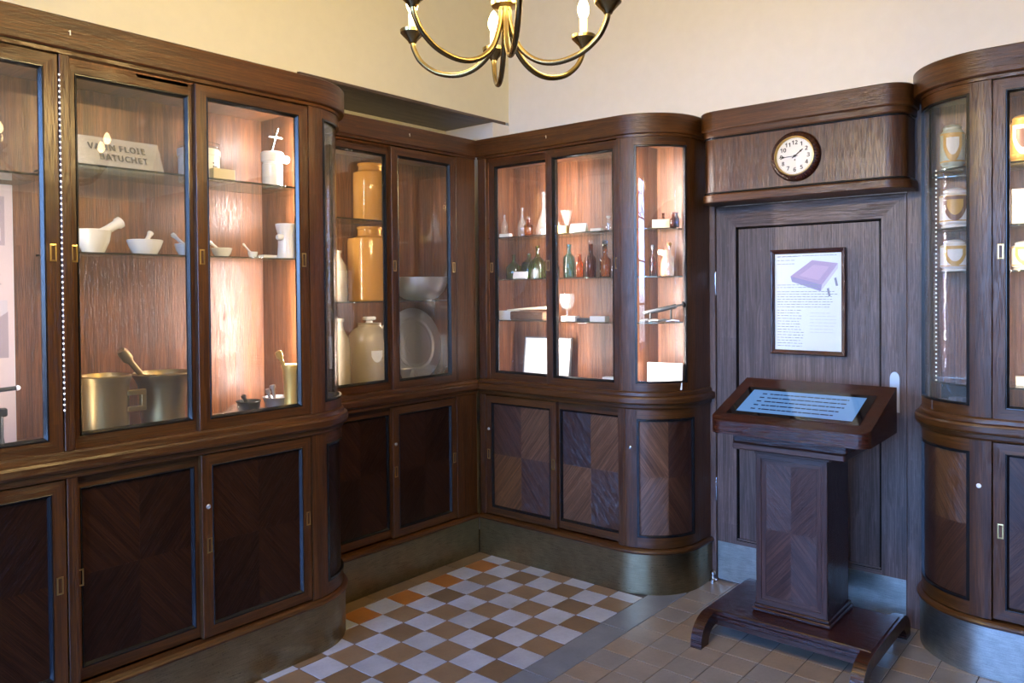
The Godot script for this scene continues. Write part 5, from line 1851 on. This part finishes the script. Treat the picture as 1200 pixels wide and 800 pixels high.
	b.tube([Vector3(-0.085, 0.045, 0.02), Vector3(0.0, 0.062, 0.0), Vector3(0.075, 0.080, -0.02)], 0.011, 12)
	obj("barrel", b, mats.iron, t)
	b = mb(false)
	b.tube([Vector3(0.075, 0.080, -0.02), Vector3(0.105, 0.087, -0.028)], 0.005, 8)
	b.tube([Vector3(0.105, 0.087, -0.028), Vector3(0.112, 0.0885, -0.030)], 0.015, 12)
	obj("plunger", b, mats.ink, t)
	b = mb(false)
	b.tube([Vector3(-0.05, 0.0, 0.016), Vector3(-0.05, 0.046, 0.014)], 0.006, 8)
	b.tube([Vector3(0.05, 0.0, -0.012), Vector3(0.05, 0.068, -0.012)], 0.006, 8)
	obj("rest", b, mats.ink, t)
	for k in 4:
		b = mb(false)
		b.tube([Vector3(-0.03, 0.005, 0.012), Vector3(0.0, 0.011, 0.0), Vector3(0.03, 0.006, -0.014)], [0.005, 0.008, 0.005], 8)
		var o := obj("steel_nozzle", b, mats.steel if k % 2 else mats.ink)
		o.position = Vector3(1.035 + 0.042 * k, y, z + 0.055 - 0.012 * k)
		tag(o, ["leftmost dark nozzle under the syringe", "bright steel nozzle, second from the left under the syringe", "dark nozzle, third from the left under the syringe", "rightmost steel nozzle under the syringe"][k], "nozzle", "nozzles under the syringe")
	y = 1.0
	t = thing("old_book", "thick white book standing on the floor of the rounded end", "book", Vector3(1.112, y, z + 0.0), 0.35)
	b = mb(false)
	b.xf = Transform3D(Basis(Vector3.RIGHT, -0.18), Vector3(0, 0.0, 0))
	b.box(Vector3(-0.082, 0.004, -0.024), Vector3(0.080, 0.128, 0.024), 0.001, 0)
	obj("pages", b, mats.paper, t)
	b = mb(false)
	b.xf = Transform3D(Basis(Vector3.RIGHT, -0.18), Vector3(0, 0.0, 0))
	b.box(Vector3(-0.086, 0.0, 0.024), Vector3(0.082, 0.132, 0.028), 0.001, 0)
	b.box(Vector3(-0.086, 0.0, -0.028), Vector3(0.082, 0.132, -0.024), 0.001, 0)
	b.box(Vector3(-0.090, 0.0, -0.028), Vector3(-0.084, 0.132, 0.028), 0.001, 0)
	obj("cover", b, mats.card, t)


func build_right_contents() -> void:
	drug_jar("pale green jar with a shield on the top shelf of the right cabinet's rounded end", Vector3(2.352, 1.975, -0.29), 0.044, 0.185, 0.22, mats.shield_green, mats.gold_label, mats.card)
	drug_jar("white jar with a brown shield, second shelf of the right cabinet's rounded end", Vector3(2.360, 1.738, -0.29), 0.055, 0.165, 0.22, mats.porcelain, mats.shield_brown, mats.gold_label)
	drug_jar("small white jar with a gold label, third shelf of the right cabinet's rounded end", Vector3(2.360, 1.563, -0.29), 0.052, 0.130, 0.22, mats.porcelain, mats.gold_label, mats.card)
	drug_jar("amber-banded jar with a shield on the right cabinet's top shelf, by the door", Vector3(2.592, 1.975, -0.30), 0.046, 0.190, 0.15, mats.gold_label, mats.card, mats.shield_brown)
	drug_jar("small white jar on the third shelf behind the right cabinet's door", Vector3(2.600, 1.563, -0.30), 0.045, 0.115, 0.15, mats.porcelain, mats.gold_label, mats.card)
	flat_card("white_carton", "white printed carton on the second shelf behind the right cabinet's door", Vector3(2.590, 1.738, -0.30), Vector3(0.07, 0.14, 0.05), 0.2, mats.card, "box")
	flat_card("dark_case", "dark box under the lowest glass shelf of the right cabinet's rounded end", Vector3(2.365, 1.0, -0.33), Vector3(0.12, 0.10, 0.06), 0.2, mats.ink, "box")
	flat_card("white_card", "white card on the lowest shelf behind the right cabinet's door", Vector3(2.600, 1.115, -0.30), Vector3(0.06, 0.035, 0.04), 0.2, mats.card)
	var b: MB
	for k in 2:
		b = mb(false)
		var w: float = [0.034, 0.030][k]
		var poly := []
		for i in 7:
			var th := TAU * i / 7.0
			poly.append(Vector2(cos(th) * w * (1.0 + 0.15 * sin(i * 2.3 + k)), sin(th) * w * 0.6))
		b.prism(poly, 0.0, [0.045, 0.060][k])
		var o := obj("mineral_stone", b, mats.stone)
		o.position = Vector3([2.316, 2.378][k], 1.0, -0.255 + 0.02 * k)
		o.rotation.y = 0.4
		tag(o, ["flat grey stone on the floor of the right cabinet's rounded end", "taller grey stone on the floor of the right cabinet's rounded end"][k], "stone", "stones in the right cabinet")
